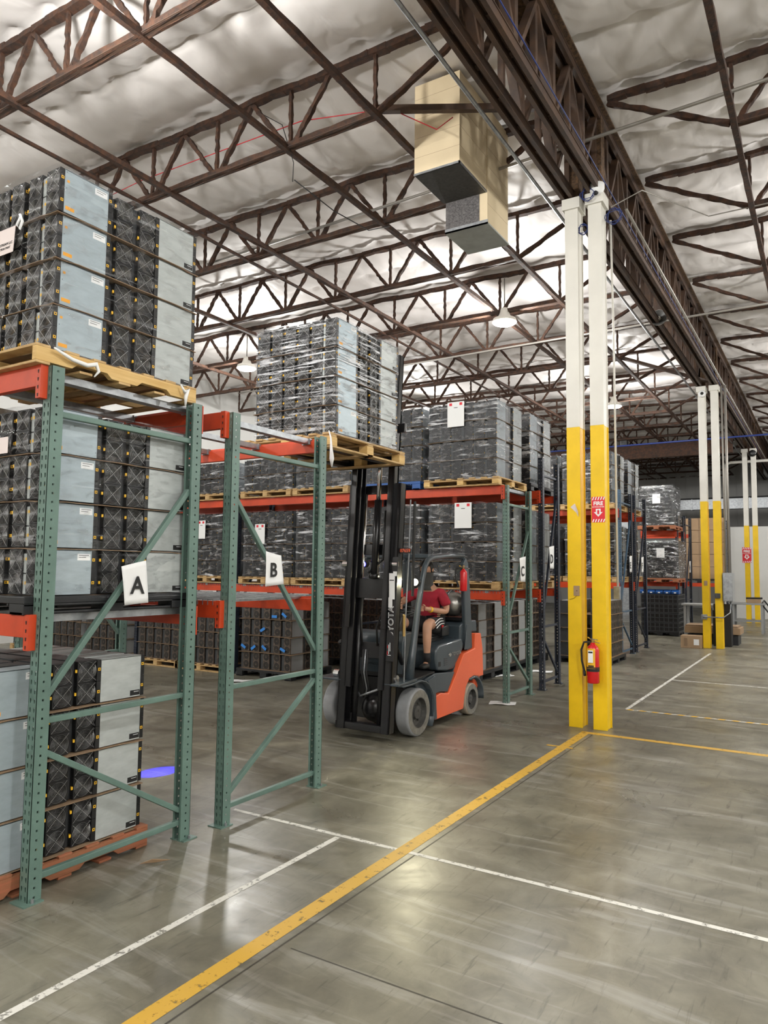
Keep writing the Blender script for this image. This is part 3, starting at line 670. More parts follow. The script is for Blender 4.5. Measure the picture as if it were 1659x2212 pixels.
def wrap(x0, x1, y0, y1, z0, z1, label, k=1., fm='film'):
    b = MB(); g = .016; rc = .03; x0 -= g; x1 += g+.006; y0 -= g+.008; y1 += g; path = []
    def seg(a, c, n): return [(a[0]+(c[0]-a[0])*i/n, a[1]+(c[1]-a[1])*i/n) for i in range(n)]
    nS = 30; path += seg((x0+rc, y0), (x1-rc, y0), nS)+seg((x1-rc, y0), (x1, y0+rc), 2)+seg((x1, y0+rc), (x1, y1-rc), nS)+seg((x1, y1-rc), (x1-rc, y1), 2)+seg((x1-rc, y1), (x0+rc, y1), 14)+seg((x0+rc, y1), (x0, y1-rc), 2)+seg((x0, y1-rc), (x0, y0+rc), 14)+seg((x0, y0+rc), (x0+rc, y0), 2)
    N = len(path); Mv = 44; vs = []; cx_, cy_ = (x0+x1)/2, (y0+y1)/2; sd = random.random()*50
    for j in range(Mv+1):
        z = z0+(z1+.01-z0)*j/Mv; lay = ((z-z0-.02)/PITCH_) % 1
        pull = -.010*math.sin(PI*lay)**2
        for i, (x, y) in enumerate(path):
            d = pull+.010*noise.noise((x*6+sd, y*6, z*30))*k+.008*noise.noise((x*2, y*2+sd, z*4))*k
            if j == 0: d += .03
            l = math.hypot(x-cx_, y-cy_); vs.append((x+(x-cx_)/l*d, y+(y-cy_)/l*d, z))
    fs = [(j*N+i, j*N+(i+1) % N, (j+1)*N+(i+1) % N, (j+1)*N+i) for j in range(Mv) for i in range(N)]
    o = len(vs)
    for i, (x, y) in enumerate(path): vs.append((cx_+(x-cx_)*.86, cy_+(y-cy_)*.86, z1+.012+.012*noise.noise((x*9, y*9, sd))))
    fs += [(Mv*N+i, Mv*N+(i+1) % N, o+(i+1) % N, o+i) for i in range(N)]
    b.add(vs, fs, fm); ob = b.build('stretch_film', smooth=True); tag(ob, label, 'stretch film', 'stretch film wraps'); return ob

def pallet(x0, x1, y0, y1, z, h, style, label, ks=('wood', 'wood'), ax='y'):
    root = thing('pallet', label, 'pallet', ((x0+x1)/2, (y0+y1)/2, z), 'shipping pallets'); W, D = (x1-x0)/2, (y1-y0)/2; k, k2 = ks
    def bd(n_, *a, kk=k): b_ = MB(); b_.box(*a, kk); return b_.build(n_, root, bevel=.002, seg=1)
    if style == 'stringer':      # stringers run along Y, boards along X
        for s in (-W, -.02, W-.04):
            b_ = MB(); t = h-.016-.016
            prof = [(-D, .016), (-D*.62, .016), (-D*.56, .045), (-D*.22, .045), (-D*.16, .016), (D*.16, .016), (D*.22, .045), (D*.56, .045), (D*.62, .016), (D, .016), (D, .016+t), (-D, .016+t)]
            b_.prism(prof, s, s+.04, k2); b_.build('stringer', root, bevel=.002, seg=1)
        for i in range(7): y = -D+.045+(2*D-.09)*i/6; bd('deck_board', -W, W, y-.045, y+.045, h-.016, h)
        for i in range(5): y = -D+.045+(2*D-.09)*i/4; bd('bottom_board', -W, W, y-.045, y+.045, 0, .016)
    elif style == 'block':
        for i in range(3):
            for j in range(3): x = -W+.05+(2*W-.1)*i/2; y = -D+.06+(2*D-.12)*j/2; bd('block', x-.05, x+.05, y-.06, y+.06, .018, h-.04, kk=k2)
        for i in range(3): y = -D+.06+(2*D-.12)*i/2; bd('bottom_board', -W, W, y-.05, y+.05, 0, .018)
        for s in (-W, W-.09): bd('bottom_board', s, s+.09, -D+.11, D-.11, 0, .018)
        for i in range(3): y = -D+.06+(2*D-.12)*i/2; bd('stringer_board', -W, W, y-.05, y+.05, h-.04, h-.02)
        for i in range(7): x = -W+.045+(2*W-.09)*i/6; bd('deck_board', x-.045, x+.045, -D, D, h-.02, h)
    else:                        # moulded plastic
        b_ = MB(); b_.box(-W, W, -D, D, h-.04, h, k)
        for i in range(8): x = -W+(2*W)*i/7.; b_.box(max(-W, x-.008), min(W, x+.008), -D, D, h-.055, h-.04, k)
        b_.build('deck', root, bevel=.004)
        for i in range(3):
            for j in range(3): x = -W+.07+(2*W-.14)*i/2; y = -D+.07+(2*D-.14)*j/2; bd('foot', x-.07, x+.07, y-.07, y+.07, 0, h-.04)
        for i in range(3): x = -W+.07+(2*W-.14)*i/2; bd('runner', x-.06, x+.06, -D, D, 0, .015)
    return root

# loads of rack A
pallet(-4.90, -3.81, 2.41, 3.635, 3.0, .115, 'stringer', 'yellow pine pallet overhanging the top beams above sign A', ('wood', 'woody'))
load(-3.87, 2.545, 3.118, 1.05, 1.10, 'stack above sign A', 'hero')
pallet(-4.96, -3.86, 2.44, 3.66, 1.567, .10, 'plastic', 'black plastic pallet on the lower beams behind sign A', ('plas', 'plas'))
load(-3.90, 2.555, 1.668, 1.05, 1.10, 'shelf stack behind sign A', 'hero')
pallet(-5.03, -3.93, 2.22, 3.44, 0, .135, 'stringer', 'red stained pallet on the floor under rack A', ('woodr', 'woodr'))
load(-3.97, 2.30, .137, 1.05, 1.09, 'floor stack under rack A', 'hero', film=False, ftop=True)
# raised load on the forklift
pallet(-5.00, -3.925, 5.42, 6.82, 2.975, .14, 'block', 'pine block pallet lifted high by the forklift', ('wood', 'woody'))
load(-3.945, 5.52, 3.118, .99, 1.14, 'stack raised by the forklift', 'hero', filmk=1.3)
# far side row
tops = [(-3.98, 'far top stack beside sign C'), (-5.17, 'far top stack behind the mast')]
pallet(-5.12, -3.93, 9.46, 10.58, 3.045, .12, 'block', 'pine pallet of the far top load beside sign C', ('wood', 'woody'))
load(-4.0, 9.54, 3.168, 1.08, .99, 'far top stack beside sign C', 'far')
pallet(-6.36, -5.2, 9.5, 10.6, 3.045, .12, 'plastic', 'blue and black plastic pallet on the far top level behind the mast', ('plasb', 'plas'))
load(-5.22, 9.56, 3.168, 1.08, .99, 'far top stack behind the mast', 'far')
pallet(-5.12, -3.96, 9.5, 10.58, 1.565, .12, 'block', 'pale pallet of the far middle load beside sign C', ('wood', 'wood'))
load(-4.02, 9.57, 1.69, 1.08, .99, 'far middle stack beside sign C', 'far')
pallet(-6.36, -5.2, 9.5, 10.58, 1.565, .12, 'plastic', 'black pallet of the far middle load behind the mast', ('plas', 'plas'))
load(-5.24, 9.57, 1.69, 1.08, .99, 'far middle stack behind the mast', 'far')
for i, x1 in enumerate((-6.5, -7.66, -9.02, -10.2)):
    nm = ('just past frame B', 'between the posts of frame B', 'between frames A and B', 'behind sign A')[i]
    pallet(x1-1.12, x1, 9.48, 10.58, 3.045, .12, 'block', 'pine pallet on the far top level '+nm, ('wood', 'wood'))
    load(x1-.02, 9.55, 3.168, 1.08, .99, 'far top stack '+nm, 'stuff', layers=2 if i > 0 else 2)
    pallet(x1-1.12, x1, 9.48, 10.58, 1.565, .12, 'block', 'pallet on the far middle level '+nm, ('wood', 'wood'))
    load(x1-.02, 9.57, 1.69, 1.08, .99, 'far middle stack '+nm, 'far' if i < 1 else 'stuff')
    if i > 0:
        xx = (-7.55, -9.05, -10.17)[i-1]-.0
        pallet(xx-1.2, xx, 9.46, 10.6, 0, .13, 'plastic' if i == 1 else 'block', 'floor pallet %s in the far row' % nm, ('plas', 'plas') if i == 1 else ('wood', 'wood'))
        load(xx-.04, 9.5, .135, 1.12, 1.05, 'unwrapped brown floor stack '+nm, 'stuff', film=False, fk='brownfan', n=5)
for i, x1 in enumerate((-11.75, -13.0, -14.2)):
    pallet(x1-1.2, x1, 9.46, 10.6, 0, .13, 'block', 'floor pallet seen under rack A, %s from its right' % ordn[i]); load(x1-.04, 9.5, .135, 1.12, 1.05, 'x'+ordn[i], 'stuff', film=False, fk='brownfan', n=5, sheet=True)
# row behind and floor stock
pallet(-5.14, -3.98, 10.9, 12.0, 3.105, .12, 'plastic', 'black pallet of the top load behind sign C', ('plas', 'plas'))
load(-4.02, 10.95, 3.228, 1.08, 1.0, 'top stack of the row behind sign C', 'stuff')
pallet(-5.14, -3.98, 10.9, 12.0, 1.56, .12, 'block', 'pallet of the middle load behind sign C', ('wood', 'wood'))
load(-4.05, 10.98, 1.685, 1.08, .98, 'middle stack of the row behind sign C', 'stuff')
for (x1, y0, nm, L_) in ((-5.0, 11.26, 'beyond the forklift tank', 4), (-5.0, 12.42, 'deep beyond the sign C frame', 4), (-6.56, 11.4, 'seen through the overhead guard', 4), (-7.6, 11.5, 'left of the mast', 4), (-8.36, 12.7, 'far behind the mast foot', 4), (-3.98, 12.4, 'behind the navy frame', 4)):
    if nm.startswith('behind'): x1, y0 = -5.05, 13.7
    pallet(x1-1.2, x1, y0-.05, y0+1.1, 0, .15, 'plastic', 'black floor pallet '+nm, ('plas', 'plas'))
    load(x1-.05, y0, .152, 1.1, 1.05, 'floor stack '+nm, 'stuff', film=False, layers=L_, fk='brownfan')
pallet(-5.6, -4.9, 11.2, 12.15, 0, .15, 'plastic', 'low black pallet behind the forklift rear wheel', ('plas', 'plas')) if False else None
# right hand stock behind the near columns
pallet(-4.85, -3.72, 14.62, 15.86, 0, .13, 'plastic', 'black floor pallet right of the near columns', ('plas', 'plas'))

for L in range(4):
    z = .135+L*PITCH_+.006
    for i in range(6): far_verts(STUFF, -3.77+random.uniform(-.01, .01), 14.68+.1+i*.19, z, PI/2, 'concgrey', 'brownfan')
    for i in range(6): far_verts(STUFF, -3.77-.62, 14.68+.1+i*.19, z, PI/2, 'concgrey', 'brownfan')
    b = MB(); b.box(-4.82, -3.74, 14.66, 15.86, z-.008, z-.003, 'card'); tag(b.build('cardboard_sheet'), 'cardboard sheet under %s layer of brown stack right of the near columns' % LAY[L], 'cardboard', 'cardboard layer sheets')
for (y0, z, nm) in ((15.72, 3.2, 'blue frame row'), (17.2, 3.2, 'navy frame row')):
    for j, x1 in enumerate((-3.98, -5.2)):
        s = ('beside the aisle', 'farther in')[j]
        pallet(x1-1.12, x1+.05, y0+.1, y0+1.3, z, .12, 'block', 'pallet on top of the %s %s' % (nm, s), ('wood', 'wood')); load(x1, y0+.15, z+.125, 1.08, 1.1, 'top stack of the %s %s' % (nm, s), 'stuff')
        pallet(x1-1.12, x1+.05, y0+.25, y0+1.4, 1.605, .12, 'block', 'middle level pallet of the %s %s' % (nm, s), ('wood', 'wood')); load(x1, y0+.3, 1.73, 1.08, 1.1, 'middle stack of the %s %s' % (nm, s), 'stuff')
# black wrapped loads in the far row
M['bfilm'] = mat('black film', (.012, .012, .013), .16, bump=1., bscale=16, stretch=(1, 1, 3.5), spec=.9)
def blackload(x0, x1, y0, y1, z0, z1, label, paper=True):
    wrap(x0-.01, x1+.01, y0-.01, y1+.01, z0+.02, z1, 'added clear film for shine over the '+label.split(' rack')[0], 1.5, 'filmd')  # extra film layer added to give the black wrap its shiny streaks
    root = thing('wrapped_load', label, 'wrapped load', ((x0+x1)/2, (y0+y1)/2, z0), 'black wrapped loads'); W, D, Hh = (x1-x0)/2, (y1-y0)/2, z1-z0
    b = MB(); N = 12; Z = 12; vs = []
    per = [(-W+2*W*i/N, -D) for i in range(N)]+[(W, -D+2*D*i/N) for i in range(N)]+[(W-2*W*i/N, D) for i in range(N)]+[(-W, D-2*D*i/N) for i in range(N)]
    for j in range(Z+1):
        for (x, y) in per: d = 1+.02*noise.noise((x*3+x0, y*3, j*.9)); vs.append((x*d, y*d, Hh*j/Z))
    n = len(per); vs.append((0, 0, Hh)); fs = [(j*n+i, j*n+(i+1) % n, (j+1)*n+(i+1) % n, (j+1)*n+i) for j in range(Z) for i in range(n)]+[(Z*n+i, Z*n+(i+1) % n, (Z+1)*n) for i in range(n)]
    b.add(vs, fs, 'bfilm'); b.build('black_film', root, smooth=True)
    if paper: b = MB(); b.box(-.1, .12, -D-.03, -D-.027, Hh*.55, Hh*.55+.28, 'white'); b.build('paper_label', root)
blackload(-4.78, -3.85, 22.35, 23.6, 3.2, 4.38, 'black wrapped load on top of the far rack right of the columns'); pallet(-4.85, -3.8, 22.3, 23.6, 3.08, .12, 'plastic', 'pallet under the far top black wrapped load', ('woodr', 'woodr'))
blackload(-4.72, -3.75, 22.4, 23.6, 1.66, 2.75, 'black wrapped load on the middle level of the far rack'); pallet(-4.8, -3.75, 22.3, 23.6, 1.54, .12, 'plastic', 'pallet under the far middle black wrapped load', ('woodr', 'woodr'))
# grey slatted crates on the floor below and blue bins
for L in range(4):
    root = thing('plastic_crate', 'grey ventilated crate on the floor of the far rack, %s of the pile' % LAY[L], 'crate', (-4.28, 22.9, .12+L*.27), 'grey crate pile')
    b = MB(); b.box(-.5, .5, -.55, .55, 0, .02, 'alug')
    for s in (-1, 1): b.box(-.5, .5, s*.55-.01, s*.55+.01, 0, .26, 'black'); b.box(s*.5-.01, s*.5+.01, -.55, .55, 0, .26, 'black')
    b.build('tub', root)
    b = MB()
    for q in range(9):
        x = -.5+q*.125; b.box(x-.012, x+.012, -.572, -.56, 0, .26, 'alug'); b.box(.51, .522, x*1.08-.012, x*1.08+.012, 0, .26, 'alug')
    for z in (.0, .12, .235): b.box(-.51, .51, -.575, -.56, z, z+.022, 'alug'); b.box(.51, .525, -.56, .56, z, z+.022, 'alug')
    b.build('slatted_wall', root)
pallet(-4.8, -3.76, 22.35, 23.5, 0, .12, 'plastic', 'black pallet under the grey crate pile', ('plas', 'plas'))
for i in range(5):
    root = thing('parts_bin', 'small blue parts bin on the crate pile, %s from the left' % ordn[i], 'bin', (-4.72+i*.22, 22.45, 1.21), 'blue parts bins')
    b = MB(); b.prism([(-.1, 0), (.2, 0), (.2, .12), (-.03, .12), (-.12, .06)], -.1, .1, 'plasb'); b.build('bin', root, bevel=.004); b = MB(); b.box(-.03, .03, -.125, -.12, .02, .05, 'white'); b.build('label_card', root)
# cartons beyond
for i in range(3):
    for j in range(5):
        root = thing('carton', 'tan carton in the tall carton stack, %s column, %s layer' % (ordn[i], LAY[j]), 'carton', (-4.35+i*.52, 27.4, 1.62+j*.42), 'tan carton stack')
        b = MB(); b.box(-.25, .25, -.3, .3, 0, .41, 'tan'); b.build('box', root, bevel=.006); b = MB(); b.box(-.03, .03, -.302, .302, .0, .412, 'card'); b.build('tape', root)
pallet(-4.7, -3.0, 27.0, 27.8, 1.48, .13, 'plastic', 'black pallet under the tall carton stack', ('plas', 'plas'))
beam(-6.4, -3.0, 26.95, 1.48, 'orange beam under the tall carton stack')
frame(-2.98, 26.98, 27.95, 3.6, 'navy', 'navy rack frame holding the tall carton stack')
if STUFF.v:
    o = STUFF.build('mining_computers'); tag(o, 'hundreds of twin-fan mining computers stacked in the far rack rows', 'computers', None, 'stuff')

for i, (x, z, a) in enumerate(((-8.62, .50, .5), (-8.40, .49, -.6), (-8.16, .50, .6), (-7.76, .49, .4), (-8.2, .80, -.5), (-7.95, 1.03, 0), (-7.74, 1.06, .6), (-9.35, 1.02, .9))):
    b = MB(); b.box(-.055, .055, -.003, 0, -.022, .022, 'bluetape'); o = b.build('tape_strip', loc=(x, 9.485, z)); o.rotation_euler.y = a
    tag(o, 'strip of blue tape on the brown floor stacks past frame B, %s from the left' % ordn[i], 'tape', 'blue tape strips')
# papers on film and on frames
def sheet(pts, letter, label, size, off=(0, 0), curl=.03, k='white', txt_rot=0):
    # pts: 4 world points top-left, top-right, bottom-right, bottom-left in the X=const plane
    c = sum((Vector(p) for p in pts), Vector())/4; root = thing('paper_sign', label, 'paper sign', c, 'hanging letter papers')
    b = MB(); N = 8; P_ = [Vector(p)-c for p in pts]; vs = []
    for j in range(N+1):
        for i in range(N+1):
            u, v = i/N, j/N; p = (P_[0]*(1-u)+P_[1]*u)*(1-v)+(P_[3]*(1-u)+P_[2]*u)*v; p = p+Vector((curl*((u-.5)**2*1.2)*(1.4-v)+.004*math.sin(u*5+v*3), 0, 0)); vs.append(p)
    b.add(vs, [(j*(N+1)+i, j*(N+1)+i+1, (j+1)*(N+1)+i+1, (j+1)*(N+1)+i) for j in range(N) for i in range(N)], k)
    o = b.build('paper', root, smooth=True); sm = o.modifiers.new('t', 'SOLIDIFY'); sm.thickness = .0012
    text(letter, size, 'ink', 'letter', root, (.008, off[0], off[1]), (PI/2, txt_rot, PI/2), .001, bold=size*.018)
    return root
X_ = -3.785
sheet([(X_, 3.02, 1.845), (X_, 3.215, 1.885), (X_, 3.245, 1.613), (X_, 3.062, 1.602)], 'A', 'white paper printed with a bold letter A on the front frame', .155, (.02, -.015))
X_ = -3.752
sheet([(X_, 4.345, 1.975), (X_, 4.535, 1.945), (X_, 4.575, 1.716), (X_, 4.355, 1.70)], 'B', 'white paper printed with a bold letter B beside the forklift', .155, (-.005, -.01))
for (y, z, l, x) in ((10.1, 1.85, 'C', -3.84), (11.4, 2.05, 'D', -3.84), (16.8, 2.0, 'E', -3.83), (18.0, 2.0, 'F', -3.83), (23.6, 2.0, 'G', -3.83), (24.9, 2.0, 'H', -3.83)):
    sheet([(x, y-.13, z+.17), (x, y+.13, z+.2), (x, y+.13, z-.17), (x, y-.05, z-.17)], l, 'white paper printed with the letter %s on its rack frame' % l, .2, (.02, -.03), .05)
def tagpaper(x, y, z, label, w=.24, h=.33, texty=None):
    root = thing('pallet_label', label, 'paper label', (x, y, z), 'paper pallet labels'); b = MB(); b.box(-w/2, w/2, -.002, 0, -h/2, h/2, 'white'); b.build('paper', root)
    b = MB(); b.box(-w/2+.03, -w/2+.075, -.003, -.002, h/2-.055, h/2-.015, 'signred'); b.box(w/2-.075, w/2-.03, -.003, -.002, h/2-.055, h/2-.015, 'signred'); b.build('red_squares', root)
    b = MB(); b.box(-.03, .03, -.003, -.002, h/2-.09, h/2-.082, 'ink'); b.build('printed_line', root)
tagpaper(-4.62, 9.51, 4.12, 'white label with red squares on the far top stack beside sign C', .27, .37)
tagpaper(-4.51, 9.535, 2.63, 'white label with red squares on the far middle stack beside sign C', .27, .37)
tagpaper(-8.35, 9.53, 2.42, 'white label on the far middle stack behind the letter B paper', .22, .34)
tagpaper(-9.75, 9.53, 2.52, 'narrow white label seen between frames A and B', .2, .33); tagpaper(-7.05, 9.53, 2.72, 'white label right behind the rear post of frame B', .16, .28)
root = thing('pallet_label', 'pinkish label reading BLOCKSTREAM LLC INSPECTION PART on the top left stack', 'paper label', (-4.37, 2.508, 3.865), 'paper pallet labels')
b = MB(); b.box(-.13, .12, -.002, 0, -.085, .085, 'pink'); b.build('paper', root); text('BLOCKSTREAM LLC', .024, 'ink', 'printed_text', root, (0, -.003, -.02), FRONT); text('INSPECTION PART', .021, 'ink', 'printed_text', root, (0, -.003, -.048), FRONT)
root.rotation_euler.x = -.05
b = MB(); b.box(-4.78, -4.51, 2.503, 2.505, 3.77, 3.945, 'pink'); tag(b.build('pallet_label'), 'pinkish label cut by the left picture edge on the top stack', 'paper label', 'paper pallet labels')
root = thing('pallet_label', 'pinkish label at the left edge on the shelf stack behind sign A', 'paper label', (-4.31, 2.512, 2.57), 'paper pallet labels')
b = MB(); b.box(-.13, .1, -.002, 0, -.05, .05, 'pink'); b.build('paper', root)

# film knots and tails
def tail(pts, r, label):
    b = MB(); b.tube(pts, r, 'white', 6); tag(b.build('film_tail', smooth=True), label, 'film tail', 'film tails')
tail([(-3.93, 5.41, 3.12), (-3.90, 5.40, 3.05), (-3.9, 5.41, 2.95), (-3.9, 5.42, 2.86), (-3.9, 5.42, 2.78)], [.006, .008, .014, .024, .006], 'white twisted film tail hanging from the raised pallet corner')
tail([(-3.78, 2.5, 3.10), (-3.78, 2.62, 3.06), (-3.78, 2.72, 3.05), (-3.775, 2.78, 3.07), (-3.775, 2.80, 3.03), (-3.775, 2.77, 2.99)], [.006, .012, .014, .016, .01, .004], 'white knotted film rope on the top pallet beside frame A')
tail([(-3.78, 3.46, 3.1), (-3.77, 3.49, 3.05), (-3.77, 3.52, 3.08), (-3.77, 3.50, 3.02), (-3.77, 3.5, 2.96)], [.006, .012, .014, .014, .006], 'white film knot on the far corner of the top pallet')
tail([(-4.18, 2.5, 3.98), (-4.2, 2.49, 3.93), (-4.17, 2.49, 3.90), (-4.16, 2.5, 3.95), (-4.19, 2.5, 4.0)], .009, 'white film knot on the front of the top left stack')

# ------------------------------------------------------------------ forklift
FK = thing('forklift', 'orange and dark grey forklift with raised black mast and grey tyres', 'forklift', (-4.43, 7.1, 0))
def wheel(x, y, r, wd, side, kt, name):
    root = bpy.data.objects.new(name, None); COL.objects.link(root); root.parent = FK; root.location = (x, y, r)
    s = side; h = wd/2
    b = MB(); pr = [(-h, r*.62), (-h, r*.93), (-h+.012, r*.985), (-h+.03, r), (h-.03, r), (h-.012, r*.985), (h, r*.93), (h, r*.62)]
    b.lathe((0, 0, 0), 0, pr, kt, 48, False, False); b.build('tyre', root, smooth=True).data.polygons.foreach_set('use_smooth', [False]*0 or [True]*len(root.children[0].data.polygons))
    b = MB(); b.lathe((s*(h+.001), 0, 0), 0, [(0, r*.93), (s*.001, r*.93), (s*.0012, r*.64), (0, r*.64)], 'tireside', 40, False, False); b.build('tyre_sidewall', root, smooth=False, label='dusty tyre side wall')
    b = MB(); b.lathe((0, 0, 0), 0, [(s*(h+.004), r*.64), (s*(h+.006), r*.60), (s*(h-.05), r*.56), (s*(h-.055), r*.30), (s*(h-.02), r*.27), (s*(h-.015), r*.12), (s*(h-.02), .001)], 'rim', 36, False, True)
    for i in range(6):
        t = 2*PI*i/6; b.lathe((s*(h-.055), math.cos(t)*r*.40, math.sin(t)*r*.40), 0, [(0, .014), (s*.022, .014), (s*.024, .006)], 'rim', 6)
    b.build('rim', root, smooth=False, label='dusty black wheel rim with bolts')
    return root
for s in (1, -1):
    wheel(.405 if s > 0 else -.575, .12, .262, .165, s, 'tire', 'front_wheel'); wheel(s*.395, 1.57, .20, .135, s, 'tirew' if s > 0 else 'tirew', 'rear_wheel')
def fkp(name, pts, x0, x1, k, bev=.012, ax=0, label=None, par=None):
    b = MB(); b.prism(pts, x0, x1, k, ax); return b.build(name, par or FK, bevel=bev, label=label)
side = [(.52, .11), (.52, .38), (.66, .40), (.86, .37), (1.12, .62), (1.28, .80), (1.62, .84), (1.63, 1.03), (1.80, 1.02), (1.86, .82), (1.885, .46), (1.76, .46), (1.70, .475), (1.58, .49), (1.45, .47), (1.35, .38), (1.30, .25), (1.27, .12)]
for s in (1, -1): fkp('side_panel', side, s*.40, s*.485, 'forkor', .014, label='orange side panel')
fkp('counterweight', [(1.30, .45), (1.30, .80), (1.62, .84), (1.63, 1.02), (1.80, 1.01), (1.87, .82), (1.90, .46), (1.80, .30), (1.72, .12), (1.68, .45)], -.44, .44, 'forkor', .03, label='orange counterweight')
fkp('lower_body', [(.28, .30), (.10, .60), (.48, .64), (.50, .40), (.66, .42), (.86, .39), (1.3, .8), (1.3, .14), (.3, .14)], -.43, .43, 'forkgr', .015, label='dark grey step and lower body')
fkp('step_plate', [(.02, .635), (.52, .665), (.52, .645), (.02, .615)], -.47, .47, 'rubber', .004)
fkp('lower_side_cover', [(.50, .40), (.28, .60), (.52, .64), (1.05, .60), (.86, .385), (.66, .415)], .425, .47, 'forkgr', .008)
fkp('engine_hood', [(.64, .655), (.60, .80), (.61, .90), (.68, .95), (1.0, .97), (1.30, .99), (1.36, .93), (1.34, .84), (1.22, .74), (1.08, .63), (.9, .62)], -.43, .445, 'forkgr', .03, label='rounded dark grey engine hood')
fkp('rear_cowl', [(1.30, .84), (1.30, 1.14), (1.42, 1.20), (1.80, 1.19), (1.82, 1.03), (1.63, 1.04), (1.62, .85)], -.42, .42, 'forkgr', .02, label='dark grey rear cowl')
for q in range(4): b = MB(); b.box(.446, .450, .80, .89, .70+q*.024, .711+q*.024, 'alug'); b.build('vent_slot', FK)
fkp('hood_recess', [(.66, .70), (.66, .755), (.715, .755), (.715, .70)], .44, .449, 'ink', .002)
t_ = text('TOYOTA', .062, 'chrome', 'maker_lettering', FK, (.452, 1.14, .815), SIDE, .001); t_.rotation_euler = (PI/2+.0, .0, PI/2)
b = MB()
for ra, rb in ((.032, .021), (.011, .02), (.019, .010)):
    pts = [(.453, .955+math.cos(2*PI*i/20)*ra, .812+(.011 if ra == .019 else .002)+math.sin(2*PI*i/20)*rb) for i in range(21)]; b.tube(pts, .0028, 'chrome', 5)
b.build('maker_emblem', FK)
# rear pillars panel between hood and guard
for s in (1, -1):
    b = MB(); b.prism([(1.40, .95), (1.36, 1.5), (1.33, 1.93), (1.40, 2.0), (1.47, 1.93), (1.54, 1.5), (1.60, .84), (1.45, .82)], s*.40, s*.455, 'forkgr'); b.build('rear_pillar', FK, bevel=.012)
    b = MB(); b.prism([(1.50, .84), (1.47, 1.15), (1.42, 1.15), (1.35, .84)], s*.455, s*.462, 'forkgr'); b.build('pillar_cover', FK, bevel=.004)
    b = MB(); b.tube([(s*.43, -.02, .63), (s*.43, .05, .9), (s*.43, .16, 1.35), (s*.43, .27, 1.72), (s*.43, .33, 1.87), (s*.43, .40, 1.95), (s*.43, .52, 1.985), (s*.43, 1.0, 2.02), (s*.43, 1.36, 2.02)], [.055, .042, .036, .033, .033, .033, .033, .033, .03], 'forkgr', 12); b.build('front_pillar', FK, smooth=True)
b = MB()
for x in (-.3, -.18, -.06, .06, .18, .3): b.box(x-.012, x+.012, .42, 1.40, 1.99, 2.03, 'forkgr')
for y in (.44, .9, 1.38): b.box(-.43, .43, y-.03, y+.03, 1.98, 2.025, 'forkgr')
b.build('overhead_guard', FK, bevel=.005)
b = MB(); b.box(-.46, -.40, 0.0, .34, .68, .72, 'forkgr'); b.build('guard_base', FK)
# dash, steering, seat
fkp('dash_panel', [(.02, .66), (.00, 1.02), (.05, 1.12), (.20, 1.14), (.24, 1.02), (.12, .66)], -.40, .34, 'forkgr', .02, label='dark front dash panel')
fkp('lever_console', [(.05, 1.0), (.22, 1.3), (.32, 1.34), (.30, 1.15), (.2, .98)], .02, .20, 'vinyl', .01)
b = MB(); b.tube([(.0, .20, 1.0), (.0, .54, 1.30)], .03, 'vinyl', 10); b.build('steering_column', FK)
b = MB(); pts = []
for i in range(25): t = 2*PI*i/24; pts.append((.0+math.cos(t)*.165, .56+math.sin(t)*.15, 1.335+math.sin(t)*.05))
b.tube(pts, .014, 'vinyl', 8, cap=False); b.tube([(-.16, .56, 1.335), (.16, .56, 1.335)], .012, 'vinyl', 6); b.tube([(.0, .41, 1.285), (.0, .56, 1.335)], .012, 'vinyl', 6); b.lathe((0, .56, 1.32), 2, [(0, .04), (.03, .03)], 'vinyl', 12); b.tube([(.10, .47, 1.31), (.10, .46, 1.36)], .017, 'vinyl', 8)
b.build('steering_wheel', FK, smooth=True)
fkp('seat_base', [(.66, .96), (.66, 1.02), (1.12, 1.02), (1.16, .96)], -.24, .25, 'rubber', .012)
for q in range(3): fkp('seat_bellows', [(.68, .975+q*.018), (.68, .985+q*.018), (1.14, .985+q*.018), (1.14, .975+q*.018)], -.26, .27, 'vinyl', .004)
fkp('seat_cushion', [(.66, 1.02), (.65, 1.07), (.72, 1.09), (1.08, 1.06), (1.12, 1.02)], -.235, .245, 'vinyl', .03)
fkp('seat_back', [(1.10, 1.05), (1.15, 1.32), (1.18, 1.47), (1.22, 1.49), (1.26, 1.43), (1.23, 1.2), (1.20, 1.03)], -.22, .235, 'vinyl', .03)
fkp('seat_armrest', [(1.0, 1.02), (1.0, 1.14), (1.18, 1.16), (1.18, 1.02)], .25, .33, 'vinyl', .015)
b = MB(); b.box(.27, .32, 1.0, 1.04, 1.12, 1.16, 'red'); b.build('belt_buckle', FK)
# gas tank lying across the rear
b = MB(); b.lathe((-.36, 1.50, 1.40), 0, [(0, .03), (.01, .10), (.05, .15), (.10, .158), (.24, .158), (.25, .162), (.26, .158), (.50, .158), (.51, .162), (.52, .158), (.60, .158), (.66, .15), (.71, .11), (.73, .07), (.76, .065), (.77, .02)], 'tank', 40); b.build('gas_tank', FK, smooth=True, label='brushed metal gas tank')
b = MB(); b.box(-.40, .40, 1.34, 1.66, 1.20, 1.235, 'mast')
for x in (-.2, .2):
    pts = [(x, 1.50+math.cos(t)*.17, 1.40+math.sin(t)*.17) for t in [i*PI/12 for i in range(-4, 17)]]; b.tube(pts, .012, 'mast', 6)
b.build('tank_bracket', FK)
